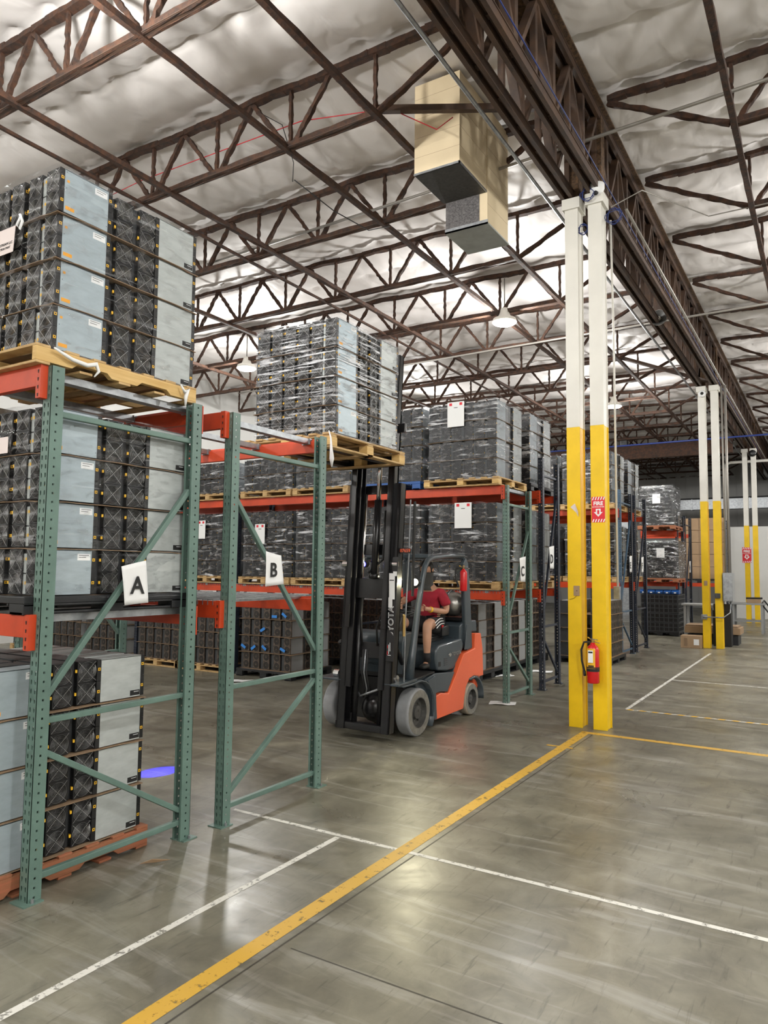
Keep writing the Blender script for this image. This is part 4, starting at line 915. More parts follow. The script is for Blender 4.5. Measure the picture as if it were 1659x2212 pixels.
# fenders
for s in (1, -1):
    b = MB(); vs = []; N = 14
    for i in range(N+1):
        a = PI*.97-(PI*.97+.62)*i/N; R = .36 if i > 3 else .36+.0*i
        y, z = .12+math.cos(a)*R*1.02, .262+math.sin(a)*R*.98
        if y < .02: z = max(z, .60-.0*i)
        for x in (.30, .50) if s > 0 else (.30, .66): vs.append((s*x, y, z))
    o_ = len(vs); b.add(vs, [(2*i, 2*i+1, 2*i+3, 2*i+2) for i in range(N)], 'forkgr')
    o = b.build('front_fender', FK, smooth=True); sm = o.modifiers.new('t', 'SOLIDIFY'); sm.thickness = .02
    fkp('fender_plate', [(-.36, .60), (-.36, .625), (.05, .645), (.05, .61)], s*.24, s*.50, 'forkgr', .006)
    fkp('fender_web', [(.44, .20), (.43, .40), (.32, .58), (.50, .62), (.55, .12), (.46, .12)], s*.38, s*.49, 'forkgr', .006)
    b = MB(); vs = []
    for i in range(11):
        a = PI*.62-(PI*.62+.1)*i/10; y, z = 1.57+math.cos(a)*.29, .2+math.sin(a)*.29
        for x in (.30, .50): vs.append((s*x, y, z))
    b.add(vs, [(2*i, 2*i+1, 2*i+3, 2*i+2) for i in range(10)], 'forkgr'); o = b.build('rear_fender', FK, smooth=True); sm = o.modifiers.new('t', 'SOLIDIFY'); sm.thickness = .025
b = MB(); b.box(-.30, .30, .05, 1.75, .14, .5, 'mast'); b.build('chassis', FK)
b = MB(); b.tube([(-.52, .12, .262), (.36, .12, .262)], .07, 'mast', 14); b.lathe((.02, -.02, .29), 1, [(-.17, .02), (-.16, .08), (-.10, .14), (0, .17), (.05, .17), (.06, .20), (.09, .20)], 'mast', 28)
for i in range(8): t = 2*PI*i/8; b.lathe((.02+math.cos(t)*.185, .015, .29+math.sin(t)*.185), 1, [(-.02, .009), (.03, .009)], 'chrome', 6)
b.build('drive_axle', FK, smooth=True, label='glossy black round axle housing')
b = MB(); b.box(-.30, .34, .02, .06, .30, .98, 'ink'); b.build('firewall', FK)
# mast: three nested pairs of rails leaning slightly back
def mk(z, y0=-.335): return y0+(z-.1)*.078
def rail(x, w_, d, z0, z1, n_, dy=0, k='mast', lip=1):
    b = MB(); s = 1 if x > 0 else -1
    def seg(xa, xb, ya, yb):
        vs = []
        for z in (z0, z1):
            o = mk(z)+dy; vs += [(xa, o+ya, z), (xb, o+ya, z), (xb, o+yb, z), (xa, o+yb, z)]
        b.add(vs, [(0, 3, 2, 1), (4, 5, 6, 7), (0, 1, 5, 4), (1, 2, 6, 5), (2, 3, 7, 6), (3, 0, 4, 7)], k)
    h = w_/2
    seg(x+s*(h-.018), x+s*h, -d/2, d/2)                      # web outside
    seg(x-h, x+h, -d/2, -d/2+.018); seg(x-h, x+h, d/2-.018, d/2)
    return b.build(n_, FK, bevel=.002, seg=1)
for s in (1, -1):
    rail(.0625+s*.2875, .10, .13, .10, 2.80, 'outer_mast_rail')
    rail(.0625+s*.215, .075, .11, .55, 3.6, 'middle_mast_rail', -.02)
    rail(.0625+s*.245, .07, .10, 1.2, 4.27, 'inner_mast_rail', -.075)
    b = MB(); b.lathe((.0625+s*.26, mk(1.9)-.07, 1.9), 0, [(0, .03), (s*.10, .03)], 'chrome', 12); b.build('mast_roller', FK)
    b = MB(); b.tube([(.0625+s*.165, mk(.14)+.03, .14), (.0625+s*.165, mk(1.55)+.03, 1.55)], .032, 'mast', 12); b.tube([(.0625+s*.165, mk(1.55)+.03, 1.55), (.0625+s*.165, mk(2.7)+.03, 2.7)], .017, 'chrome', 10); b.build('lift_cylinder', FK, smooth=True)
    b = MB(); b.tube([(s*.30, .12, .72), (s*.36, mk(1.05)+.04, 1.02)], .028, 'mast', 10); b.lathe((s*.34, mk(.66)+.05, .66), 0, [(0, .045), (s*.07, .045)], 'chrome', 12); b.build('tilt_cylinder', FK)
def xm(z0, z1, xa, xb, dy, n_, d=.04):
    b = MB(); vs = []
    for z in (z0, z1):
        o = mk(z)+dy; vs += [(xa, o, z), (xb, o, z), (xb, o+d, z), (xa, o+d, z)]
    b.add(vs, [(0, 3, 2, 1), (4, 5, 6, 7), (0, 1, 5, 4), (1, 2, 6, 5), (2, 3, 7, 6), (3, 0, 4, 7)], 'mast'); return b.build(n_, FK, bevel=.004, seg=1)
xm(.10, .17, -.30, .37, -.05, 'mast_crossmember', .10); xm(.86, 1.03, -.26, .32, .05, 'mast_crossmember'); xm(1.52, 1.74, -.26, .32, -.03, 'mast_crossmember', .05)
xm(2.0, 2.12, -.24, .31, .02, 'mast_crossmember'); xm(2.70, 2.80, -.26, .33, .05, 'mast_crossmember'); xm(3.5, 3.6, -.20, .27, .0, 'mast_crossmember'); xm(4.17, 4.27, -.24, .31, -.08, 'mast_crossmember', .06)
b = MB(); cx_ = .10; b.tube([(cx_, mk(1.74)-.03, 1.74), (cx_, mk(2.62)-.03, 2.62)], .043, 'mast', 16); b.tube([(cx_, mk(2.62)-.03, 2.62), (cx_, mk(3.4)-.03, 3.4)], .026, 'chrome', 12); b.lathe((cx_, mk(1.74)-.03, 1.74), 2, [(0, .06), (.04, .06), (.05, .05)], 'mast', 16); b.build('free_lift_cylinder', FK, smooth=True)
b = MB()
for q in range(3): b.tube([(-.04+q*.03, -.22, .95), (-.05+q*.03, -.24, .7), (-.02+q*.03, -.22, .52), (-.06+q*.025, -.18, .42)], .010, 'galv' if q == 1 else 'rubber', 6)
for s in (1, -1): b.tube([(s*.14+.05, -.18, 1.6), (s*.15+.05, -.2, 1.4), (s*.10+.04, -.24, 1.2), (s*.1+.04, -.22, 1.0)], .012, 'rubber', 6)
b.tube([(.03, mk(1.85)-.05, 1.8), (.2, mk(2.)-.03, 1.95), (.21, mk(2.2)-.03, 2.25), (.18, mk(2.5), 2.5)], .014, 'rubber', 6); b.tube([(-.14, -.2, .50), (-.05, -.26, .44), (.1, -.28, .50), (.2, -.28, .54)], .014, 'galv', 6)
b.build('hydraulic_hoses', FK, smooth=True)
b = MB()
for x in (.16, .30): b.tube([(.06+x, mk(1.0)+.09, 1.0), (.06+x, mk(2.7)+.09, 2.7)], .008, 'galv', 6)
b.tube([(.46, mk(1.3)+.06, .62), (.465, mk(1.3)+.07, 1.3), (.46, mk(2.0)+.09, 2.0), (.45, mk(2.6)+.09, 2.62)], .009, 'galv', 6); b.tube([(.455, mk(1.3)+.06, 1.12), (.455, mk(1.3)+.06, 1.35)], .018, 'brass', 8); b.build('lift_chain', FK)
b = MB(); b.tube([(.50, mk(2.1)+.1, 1.55), (.51, mk(2.1)+.1, 2.0), (.50, mk(2.6)+.1, 2.6)], .016, 'rubber', 8); b.build('hose_guide', FK)
xm(2.98, 3.10, -.42, .46, -.14, 'carriage', .05); xm(3.36, 3.46, -.42, .46, -.14, 'carriage', .05)
for x in (-.25, .30):
    b = MB(); b.prism([(-.28, 2.995), (-.28, 3.45), (-.33, 3.45), (-.33, 3.05), (-1.40, 3.005), (-1.40, 2.997)], x-.05, x+.05, 'mast'); b.build('fork', FK, bevel=.003)
b = MB(); b.box(.34, .50, -.20, -.17, 2.02, 2.075, 'mast'); b.build('number_bracket', FK); b = MB(); b.box(.395, .545, -.205, -.20, 2.018, 2.075, 'mast'); b.build('number_plate', FK)
text('87659', .052, 'forkor', 'fleet_number', FK, (.475, -.207, 2.047), FRONT, .001, bold=.001)
# writing on the right mast rail
xm(.86, 1.98, .335, .432, -.092, 'mast_side_plate', .012)
t_ = text('TOYOTA', .10, 'white', 'mast_lettering', FK, (.386, mk(1.24)-.096, 1.24), (PI/2-.078, -PI/2, 0), .0003, outline=True)
b = MB()
for (x0, x1, z0, z1, k) in ((.355, .36, .93, .97, 'red'), (.362, .40, .925, .93, 'white'), (.37, .375, .94, 1.04, 'white'), (.355, .36, 1.0, 1.03, 'red'), (.385, .39, .97, 1.06, 'white')): b.box(x0, x1, mk(z0)-.097, mk(z0)-.094, z0, z1, k)
b.build('warning_decal', FK)
b = MB(); b.box(.348, .418, mk(1.65)-.115, mk(1.65)-.11, 1.52, 1.80, 'white'); b.box(.342, .392, mk(1.65)-.117, mk(1.65)-.114, 1.43, 1.54, 'white'); b.box(.40, .445, mk(1.65)-.117, mk(1.65)-.114, 1.77, 1.82, 'white'); b.box(.355, .41, mk(1.65)-.1165, mk(1.65)-.115, 1.72, 1.73, 'ink'); b.build('inspection_tag', FK, label='white paper inspection tags')
# lamps
b = MB(); b.lathe((.40, .17, 1.70), 1, [(-.012, .042), (0, .05), (.05, .045), (.07, .02)], 'vinyl', 16); b.build('headlight_housing', FK)
b = MB(); b.lathe((.40, .152, 1.70), 1, [(0, .037), (-.006, .03), (-.009, .005)], 'head', 16); b.build('headlight_lens', FK, label='glowing headlight')
l = bpy.data.lights.new('headlight', 'SPOT'); l.energy = 55; l.color = (1, .92, .62); l.spot_size = 2.2; l.spot_blend = .8; l.shadow_soft_size = .04
lo = bpy.data.objects.new('headlight', l); COL.objects.link(lo); lo.parent = FK; lo.location = (.40, .12, 1.70); lo.rotation_euler = (-PI/2+.25, 0, .1)
b = MB(); b.lathe((-.38, .30, 1.90), 1, [(-.02, .04), (.04, .04)], 'vinyl', 12); b.lathe((-.38, .275, 1.90), 1, [(0, .03), (-.004, .02)], 'blueglow', 12); b.build('blue_spot_lamp', FK)
l = bpy.data.lights.new('blue_spot', 'SPOT'); l.energy = 2500; l.color = (.0, .0, 1); l.spot_size = .115; l.spot_blend = .5; l.shadow_soft_size = .01
lo = bpy.data.objects.new('blue_spot', l); COL.objects.link(lo); lo.parent = FK; lo.location = (-.55, -.45, 1.85)
d_ = Vector((-5.22, 4.68, 0))-Vector((-4.98, 6.65, 1.85)); lo.rotation_euler = d_.to_track_quat('-Z', 'Y').to_euler()

# ------------------------------------------------------------------ driver
DR = thing('person', 'driver in crimson T-shirt, black shorts and dark gaiter seated on the forklift', 'person', (-4.33, 8.0, 1.1))
def skin(name, joints, edges, mk_, parent, sub=2, root=0):
    me = bpy.data.meshes.new(name); me.from_pydata([j[0] for j in joints], edges, []); o = bpy.data.objects.new(name, me); COL.objects.link(o)
    sm = o.modifiers.new('skin', 'SKIN'); sm.use_smooth_shade = True
    for i, j in enumerate(joints):
        r = j[1] if isinstance(j[1], tuple) else (j[1], j[1]); me.skin_vertices[0].data[i].radius = r; me.skin_vertices[0].data[i].use_root = (i == root)
    s2 = o.modifiers.new('sub', 'SUBSURF'); s2.levels = sub; s2.render_levels = sub
    bpy.context.view_layer.update(); m2 = bpy.data.meshes.new_from_object(o.evaluated_get(bpy.context.evaluated_depsgraph_get()))
    bpy.data.objects.remove(o); m2.materials.clear(); m2.materials.append(M[mk_]); m2.polygons.foreach_set('use_smooth', [True]*len(m2.polygons))
    o = bpy.data.objects.new(name, m2); COL.objects.link(o); o.parent = parent; return o
# local frame of DR: x right of picture, y away from mast, z up; hip at origin
J = [((0, 0, .06), (.15, .12)), ((0, .01, .22), (.14, .105)), ((0, .0, .38), (.15, .10)), ((0, -.01, .47), (.10, .085)), ((0, -.02, .56), (.052, .055)), ((0, -.04, .64), (.06, .07)),
     ((.16, .0, .43), .062), ((.225, .05, .29), .050), ((.235, .04, .20), .042), ((.19, -.15, .225), .036), ((.145, -.31, .25), .027), ((.13, -.35, .255), (.034, .018)),
     ((-.16, -.02, .43), .062), ((-.25, -.13, .35), .048), ((-.28, -.22, .30), .041), ((-.25, -.32, .29), .034), ((-.20, -.40, .28), .026), ((-.17, -.43, .275), (.034, .018)),
     ((.10, -.04, .03), .095), ((.19, -.28, .07), .080), ((.235, -.47, .07), .062), ((.245, -.49, -.11), .056), ((.245, -.49, -.27), .040), ((.245, -.48, -.36), .036), ((.245, -.55, -.41), (.04, .03)),
     ((-.10, -.04, .03), .095), ((-.15, -.28, .07), .080), ((-.16, -.46, .06), .060), ((-.16, -.50, -.12), .054), ((-.16, -.52, -.28), .038), ((-.16, -.52, -.36), .036), ((-.16, -.59, -.41), (.04, .03))]
E_ = [(0, 1), (1, 2), (2, 3), (3, 4), (4, 5), (3, 6), (6, 7), (7, 8), (8, 9), (9, 10), (10, 11), (3, 12), (12, 13), (13, 14), (14, 15), (15, 16), (16, 17), (0, 18), (18, 19), (19, 20), (20, 21), (21, 22), (22, 23), (23, 24), (0, 25), (25, 26), (26, 27), (27, 28), (28, 29), (29, 30), (30, 31)]
skin('body', J, E_, 'skin', DR)
def finger(base, dirs, r):
    p = Vector(base); J_ = [(tuple(p), r*1.1)]
    for d in dirs: p = p+Vector(d); J_.append((tuple(p), r))
    J_[-1] = (J_[-1][0], r*.75)
    return skin('finger', J_, [(i, i+1) for i in range(len(J_)-1)], 'skin', DR, 1)
for (hx, hy, hz, s) in ((.13, -.35, .255, -1), (-.17, -.43, .275, 1)):
    for i in range(4): finger((hx+.0*s, hy-.01, hz+.024-i*.017), ((s*.03, -.022, .002), (s*.018, .008, -.004), (-s*.004, .022, -.006)), .0085)
    finger((hx-s*.01, hy+.004, hz+.02), ((s*.02, .014, .02), (s*.022, -.005, .008)), .0095)
# clothing
T = [((0, 0, .05), (.165, .135)), ((0, .01, .22), (.158, .122)), ((0, .0, .37), (.168, .118)), ((0, -.01, .455), (.125, .10)), ((.165, .0, .43), .078), ((.218, .04, .33), .072), ((.228, .05, .27), .074), ((-.165, -.02, .43), .078), ((-.235, -.11, .37), .070), ((-.26, -.15, .35), .070)]
skin('t_shirt', T, [(0, 1), (1, 2), (2, 3), (3, 4), (4, 5), (5, 6), (3, 7), (7, 8), (8, 9)], 'shirt', DR)
S_ = [((0, 0, .03), (.155, .13)), ((.10, -.04, .03), .112), ((.18, -.25, .06), .100), ((.212, -.36, .065), .092), ((-.10, -.06, .03), .112), ((-.145, -.26, .06), .10), ((-.155, -.36, .06), .092)]
skin('shorts', S_, [(0, 1), (1, 2), (2, 3), (0, 4), (4, 5), (5, 6)], 'short', DR)
b = MB()
for q in range(3):
    pts = []
    for i in range(7): t = i/6; pts.append((.205+.085*t+.004, -.04-.36*t, .125-.035*t-q*.03+.02*math.sin(t*3)))
    b.tube([(p[0]+.012+.010*q, p[1], p[2]) for p in pts], .0055, 'white', 6)
b.build('shorts_stripes', DR, smooth=True)
for x, y in ((.245, -.484), (-.16, -.52)):
    b = MB(); b.tube([(x, y-.008, -.25), (x, y, -.36)], [.045, .041], 'short', 14); b.build('sock', DR, smooth=True)
    skin('shoe', [((x, y+.02, -.395), (.046, .036)), ((x, y-.06, -.40), (.048, .034)), ((x, y-.14, -.41), (.044, .026)), ((x, y, -.355), (.046, .04))], [(0, 1), (1, 2), (0, 3)], 'rubber', DR)
# head with face, gaiter and hair
H0 = Vector((0, -.05, .725))
def head(name, k, fn, n=28, m_=20):
    b = MB(); vs = []; 
    for j in range(m_+1):
        ph = PI*j/m_
        for i in range(n):
            th = 2*PI*i/n; d = Vector((math.sin(ph)*math.cos(th), math.sin(ph)*math.sin(th), math.cos(ph))); vs.append(H0+fn(d))
    fs = [(j*n+i, j*n+(i+1) % n, (j+1)*n+(i+1) % n, (j+1)*n+i) for j in range(m_) for i in range(n)]
    b.add(vs, fs, k); return b.build(name, DR, smooth=True)
def face(d):
    x, y, z = d.x*.076, d.y*.098, d.z*.118
    if z < 0: x *= 1-.28*(-z/.118)**1.5; y = y*(1-.12*(-z/.118))
    if d.y < -.5:
        nose = math.exp(-((d.x)/.16)**2-((d.z+.12)/.18)**2); y -= .024*nose
        for s in (-1, 1): y += .010*math.exp(-((d.x-s*.42)/.17)**2-((d.z-.10)/.11)**2)
        y -= .006*math.exp(-((d.x)/.3)**2-((d.z+.48)/.09)**2)
    return Vector((x, y, z))
head('head', 'skin', face)
head('hair', 'hair', lambda d: Vector((d.x*.084, d.y*.107+.002, max(d.z, -.35+(.62 if d.y < -.25 else 0))*.128+.004)) if d.z > -.9 else Vector((d.x*.07, d.y*.08, -.04)))
b = MB()
for s in (-1, 1):
    b.lathe((H0.x+s*.031, H0.y-.078, H0.z+.014), 1, [(-.008, .003), (-.006, .008), (0, .011)], 'white', 10); b.lathe((H0.x+s*.031, H0.y-.083, H0.z+.014), 1, [(-.006, .002), (-.003, .005)], 'ink', 8)
    b.box(H0.x+s*.031-.014, H0.x+s*.031+.014, H0.y-.088, H0.y-.078, H0.z+.032, H0.z+.037, 'hair')
b.build('eyes', DR)
b = MB()
for s in (-1, 1): b.lathe((H0.x+s*.076, H0.y+.01, H0.z-.005), 0, [(-.004, .026), (s*.006, .024), (s*.009, .012)], 'skin', 12)
b.build('ears', DR, smooth=True)
b = MB(); b.tube([H0+Vector((0, -.018, -.036)), H0+Vector((0, -.018, -.06)), H0+Vector((0, -.006, -.11)), H0+Vector((0, .01, -.17)), H0+Vector((0, .02, -.225)), H0+Vector((0, .01, -.27))], [.088, .092, .088, .078, .082, .10], 'gaiter', 22); b.build('neck_gaiter', DR, smooth=True)
b = MB(); b.tube([(.165, -.235, .237), (.16, -.26, .241)], .036, 'yel', 12); b.build('wristband', DR, smooth=True)
o = DR; o.location = (-4.32, 8.13, 1.12)

# ------------------------------------------------------------------ extinguishers, sign, fittings
def extinguisher(x, y, z, h, r, label, lab=True):
    root = thing('fire_extinguisher', label, 'fire extinguisher', (x, y, z), 'red fire extinguishers')
    b = MB(); b.lathe((0, 0, 0), 2, [(0, r*.9), (.01, r), (h*.76, r), (h*.84, r*.8), (h*.89, r*.4), (h*.93, r*.33)], 'red', 28); b.build('cylinder', root, smooth=True)
    b = MB(); b.lathe((0, 0, h*.92), 2, [(0, r*.3), (.04, r*.3), (.045, r*.15)], 'brass', 12); b.build('valve', root)
    b = MB(); b.bar((-.01, 0, h*.97), (.09, -.03, h*.93), .018, .008, 'chrome'); b.bar((-.04, 0, h*1.02), (.06, -.02, h*1.0), .016, .008, 'galv'); b.bar((-.06, .0, h*1.05), (-.02, 0, h*1.0), .014, .01, 'yel'); b.build('handle', root, bevel=.002)
    if lab:
        b = MB(); N = 10; vs = []
        for z0 in (h*.34, h*.80):
            for i in range(N+1): t = -PI/2-.95+1.55*i/N; vs.append((math.cos(t)*(r+.0012), math.sin(t)*(r+.0012), z0))
        b.add(vs, [(i, i+1, N+2+i, N+1+i) for i in range(N)], 'orl' if False else 'yel')
        b.build('instruction_label', root)
        b = MB(); b.box(-.034, .022, -r-.012, -r-.008, h*.48, h*.76, 'white'); b.box(-.03, .018, -r-.014, -r-.012, h*.70, h*.735, 'ink')
        for q in range(3): b.box(-.032+q*.022, -.015+q*.022, -r-.010, -r-.006, h*.38, h*.42, 'ink')
        b.build('inspection_tag', root)
        b = MB(); b.lathe((0, 0, h*.345), 2, [(0, r+.002), (.014, r+.002)], 'rubber', 24); b.lathe((0, 0, h*.27), 2, [(0, r+.001), (.035, r+.001)], 'rubber', 24); b.build('strap', root)
    b = MB(); b.tube([(-.02, 0, h*.95), (-.10, -.01, h*.93), (-r-.06, -.015, h*.75), (-r-.055, -.015, h*.5), (-r-.03, -.015, h*.30), (-r-.025, -.015, h*.22)], .012, 'rubber', 8); b.tube([(-r-.028, -.015, h*.27), (-r-.02, -.015, h*.15)], .017, 'rubber', 8); b.build('hose', root, smooth=True)
    return root
extinguisher(-2.395, 8.60, .55, .50, .072, 'red fire extinguisher with white tag hung between the near yellow columns')
b = MB(); b.bar((-2.40, 8.69, .9), (-2.40, 8.66, .9), .05, .08, 'galv'); tag(b.build('wall_hook'), 'small metal hook holding the near extinguisher', 'hook')
extinguisher(-3.93, 8.33, 1.58, .30, .045, 'small red fire extinguisher strapped inside the forklift overhead guard', False)
def firesign(x, y, z, w_, label):
    root = thing('fire_sign', label, 'sign', (x, y, z), 'fire extinguisher signs'); s = w_/.155; h = .30*s/1
    b = MB(); b.box(-w_/2, w_/2, -.002, 0, -h/2, h/2, 'signred'); b.build('sign_board', root)
    b = MB()
    for e in (h/2-.02*s, -h/2+.02*s):
        for i in range(5): x0 = -w_/2+(.006+i*.031)*s; b.add([(x0, -.003, e-.018*s), (x0+.013*s, -.003, e-.018*s), (x0+.027*s, -.003, e+.018*s), (x0+.014*s, -.003, e+.018*s)], [(0, 1, 2, 3)], 'white')
    b.add([(p[0]*s, -.003, p[1]*s) for p in ((-.028, .008), (.028, .008), (.028, -.03), (.052, -.03), (0, -.085), (-.052, -.03), (-.028, -.03))], [(0, 1, 2, 3, 4, 5, 6)], 'white')
    b.box(-.012*s, .012*s, -.0036, -.003, -.055*s, -.008*s, 'signred'); b.box(-.005*s, .005*s, -.0036, -.003, -.006*s, .0*s, 'signred'); b.build('stripes_and_arrow', root)
    text('FIRE', .062*s, 'white', 'word_fire', root, (0, -.003, .070*s), FRONT, .0006, bold=.0022*s); text('EXTINGUISHER', .0205*s, 'white', 'word_extinguisher', root, (0, -.003, .030*s), FRONT, .0006, bold=.0003)
firesign(-2.337, 8.688, 2.58, .158, 'red and white FIRE EXTINGUISHER sign on the near right yellow column')
firesign(-2.64, 30.18, 2.5, .30, 'small red FIRE EXTINGUISHER sign on the farthest yellow column')
root = thing('wall_plate', 'beige cover plate on the near left yellow column', 'cover plate', (-2.605, 8.688, 1.61)); b = MB(); b.box(-.037, .037, -.008, 0, -.06, .06, 'tan'); b.build('plate', root, bevel=.003); b = MB(); b.tube([(0, -.01, -.06), (-.03, -.012, -.09), (-.085, -.01, -.105)], .002, 'rubber', 5); b.tube([(.004, -.009, 0), (.004, -.012, 0)], .006, 'ink', 6); b.build('wire', root)
b = MB(); b.add([(-2.67, 8.685, 2.62), (-2.61, 8.66, 2.66), (-2.57, 8.655, 2.56), (-2.575, 8.68, 2.50), (-2.60, 8.686, 2.55)], [(0, 1, 2, 3, 4)], 'pink'); o = b.build('torn_sticker'); tag(o, 'torn curling remains of a sticker on the near left yellow column', 'sticker'); sm = o.modifiers.new('t', 'SOLIDIFY'); sm.thickness = .002
# camera, speaker and cables at the column heads
root = thing('security_camera', 'white dome camera at the top of the near right column', 'camera', (-2.30, 8.66, 6.50)); b = MB(); b.lathe((0, 0, 0), 2, [(.10, .05), (.08, .09), (.02, .09), (-.03, .07), (-.06, .03)], 'white', 24); b.build('dome', root, smooth=True); b = MB(); b.lathe((.0, -.045, -.045), 1, [(-.03, .018), (0, .03)], 'ink', 14); b.build('lens', root)
root = thing('security_camera', 'white round camera near the top of the middle left column', 'camera', (-2.60, 19.42, 6.30)); b = MB(); b.lathe((0, 0, 0), 1, [(0, .09), (-.05, .085), (-.07, .05)], 'white', 20); b.build('dome', root, smooth=True); b = MB(); b.lathe((0, -.07, 0), 1, [(0, .04), (-.01, .02)], 'ink', 12); b.build('lens', root)
root = thing('security_camera', 'dark round camera at the top of the farthest column', 'camera', (-2.35, 30.12, 6.3)); b = MB(); b.lathe((0, 0, 0), 1, [(0, .13), (-.08, .12), (-.1, .05)], 'vinyl', 20); b.build('dome', root, smooth=True)
root = thing('horn_speaker', 'dusty horn speaker hanging from the girder beyond the near columns', 'speaker', (-2.6, 14.0, 6.60)); b = MB(); b.lathe((0, 0, 0), 1, [(0, .15), (.01, .14), (.06, .08), (.12, .04), (.2, .035)], 'cream', 28, False); b.lathe((0, -.002, 0), 1, [(0, .145), (.05, .075), (.08, .03)], 'rim', 28, False); b.build('horn', root, smooth=True); b = MB(); b.lathe((0, .0, 0), 1, [(0, .03), (.1, .03)], 'cream', 12); b.tube([(0, .1, .03), (0, .1, .16)], .012, 'galv', 6); b.build('driver_and_bracket', root)
def cable(pts, r, k, label, name='cable', cat='cable'):
    b = MB(); b.tube(pts, r, k, 6); tag(b.build(name, smooth=True), label, cat, 'ceiling cables and pipes')
def coil(c, R, k, label):
    pts = [(c[0]+math.cos(t)*R*(1+.2*math.sin(t*1.7)), c[1]+.02*math.sin(t*2.3), c[2]+math.sin(t)*R*(1+.15*math.cos(t*.7))) for t in [i*.35 for i in range(60)]]
    cable(pts, .0045, k, label)
coil((-2.40, 8.60, 6.46), .075, 'bluecable', 'small coil of blue cable beside the near dome camera'); coil((-2.50, 8.75, 6.1), .06, 'bluecable', 'blue cable bundle between the near columns'); coil((-2.16, 8.9, 6.25), .09, 'bluecable', 'blue cable bundle right of the near columns')
cable([(-2.22, YB+.2, 6.62), (-2.22, 8, 6.62), (-2.24, 20, 6.6), (-2.24, YF-.3, 6.6)], .008, 'bluecable', 'long blue cable running along the girder')
cable([(-2.92, YB+.2, 6.55), (-2.92, 8, 6.55), (-2.92, YF-.3, 6.55)], .024, 'galv', 'grey steel conduit along the left of the girder', 'conduit', 'conduit')
cable([(-2.1, 9.3, 6.5), (-2.12, 20, 6.5), (-2.12, YF-.3, 6.5)], .02, 'conduit', 'grey conduit along the right of the girder', 'conduit', 'conduit')
cable([(-9.0, 8.75, 7.05), (-2.4, 8.28, 6.95), (.5, 8.2, 7.02), (6, 8.1, 7.02)], .02, 'conduit', 'long pale pipe crossing the girder at the near columns', 'conduit', 'pipe')
cable([(-2.20, 8.95, 6.4), (-1.9, 9.3, 6.7), (-1.3, 10.72, 6.82), (4, 10.72, 6.8)], .008, 'conduit', 'loose grey cable looping from the near columns to the right joist')
cable([(-12, 6.55, 7.0), (-8, 6.5, 7.2), (-5.2, 6.5, 7.15), (-4.1, 6.7, 7.05), (-3.6, 6.9, 6.75), (-3.45, 7.0, 6.9)], .006, 'redcable', 'thin red wire drooping along the joist to the beige duct')
cable([(-5.9, 6.5, 7.5), (-5.5, 6.5, 7.2), (-5.35, 6.55, 6.7), (-5.4, 6.6, 6.5)], .005, 'rubber', 'dark wire dangling from the joist left of the duct')
cable([(-5.7, 7.0, 6.8), (-5.5, 7.6, 6.6), (-5.4, 8.3, 6.6), (-5.3, 8.7, 6.8)], .007, 'rubber', 'black cable looping between two joists left of the duct')
cable([(-2.3, 9.3, 6.4), (-2.28, 9.3, 4.9), (-2.27, 9.3, 1.66)], .014, 'cream', 'white vertical conduit behind the near right column', 'conduit', 'conduit')
b = MB(); b.box(-2.315, -2.235, 9.25, 9.31, 1.50, 1.66, 'galv'); tag(b.build('outlet_box', bevel=.005), 'white metal outlet box at the end of the vertical conduit', 'outlet box')
cable([(-14, 15.0, 6.72), (-2.5, 14.6, 6.72), (6, 14.4, 6.72)], .022, 'conduit', 'pale pipe crossing below the joists beyond the lamp', 'conduit', 'pipe')
cable([(-12, 25.2, 6.1), (-2.5, 25.0, 6.1), (6, 25, 6.1)], .03, 'bluecable', 'blue banner-like cable crossing behind the second columns')
for (p, q, nm) in (((-4.6, 15.10, 6.9), (-2.7, 17.1, 6.6), 'a'),): pass
b = MB(); b.tube([(-3.6, 33, 3.75), (-3.6, 33, 6.3), (-3.4, 33, 6.4), (3, 33, 6.4)], .06, 'cream', 10); tag(b.build('water_pipe', smooth=True), 'white bent pipe rising above the far partition wall', 'pipe')
b = MB(); b.box(-9, XR-.1, 36, 36.5, 4.72, 5.18, 'galv')
for i in range(16): x = -9+i*1.2; b.box(x, x+.04, 35.98, 36.52, 4.70, 5.2, 'galv')
tag(b.build('horizontal_duct'), 'long shiny horizontal air duct near the far wall', 'air duct')
b = MB(); b.box(-12, -2.9, 28.9, 29.1, 6.2, 6.75, 'rust'); tag(b.build('steel_beam'), 'deep rusty beam crossing below the roof in the far left', 'steel beam')
b = MB(); b.box(-7.65, -7.35, 32, 32.3, 0, 7.5, 'galv'); tag(b.build('grey_post'), 'grey post behind the far black wrapped load', 'post')

# middle column equipment
root = thing('electrical_panel', 'grey electrical cabinet on the right of the middle yellow columns', 'electrical cabinet', (-2.14, 19.5, 1.48)); b = MB(); b.box(-.10, .12, -.12, .3, -.33, .36, 'concgrey'); b.build('cabinet', root, bevel=.008); b = MB(); b.box(-.09, .11, -.13, -.12, -.31, .34, 'galv'); b.build('door', root, bevel=.004); b = MB(); b.tube([(.05, -.02, .36), (.05, -.02, 5.0)], .03, 'conduit', 8); b.tube([(-.03, -.02, .36), (-.03, -.02, 5.0)], .022, 'conduit', 8); b.tube([(.06, -.02, -.33), (.05, -.1, -.6), (-.1, -.16, -.72), (-.55, -.16, -.72)], .016, 'galv', 8); b.build('conduit', root, smooth=True)
b = MB(); b.box(-2.74, -2.6, 19.36, 19.43, .70, .82, 'galv'); tag(b.build('outlet_box', bevel=.01), 'square silver outlet box low on the middle left column', 'outlet box')
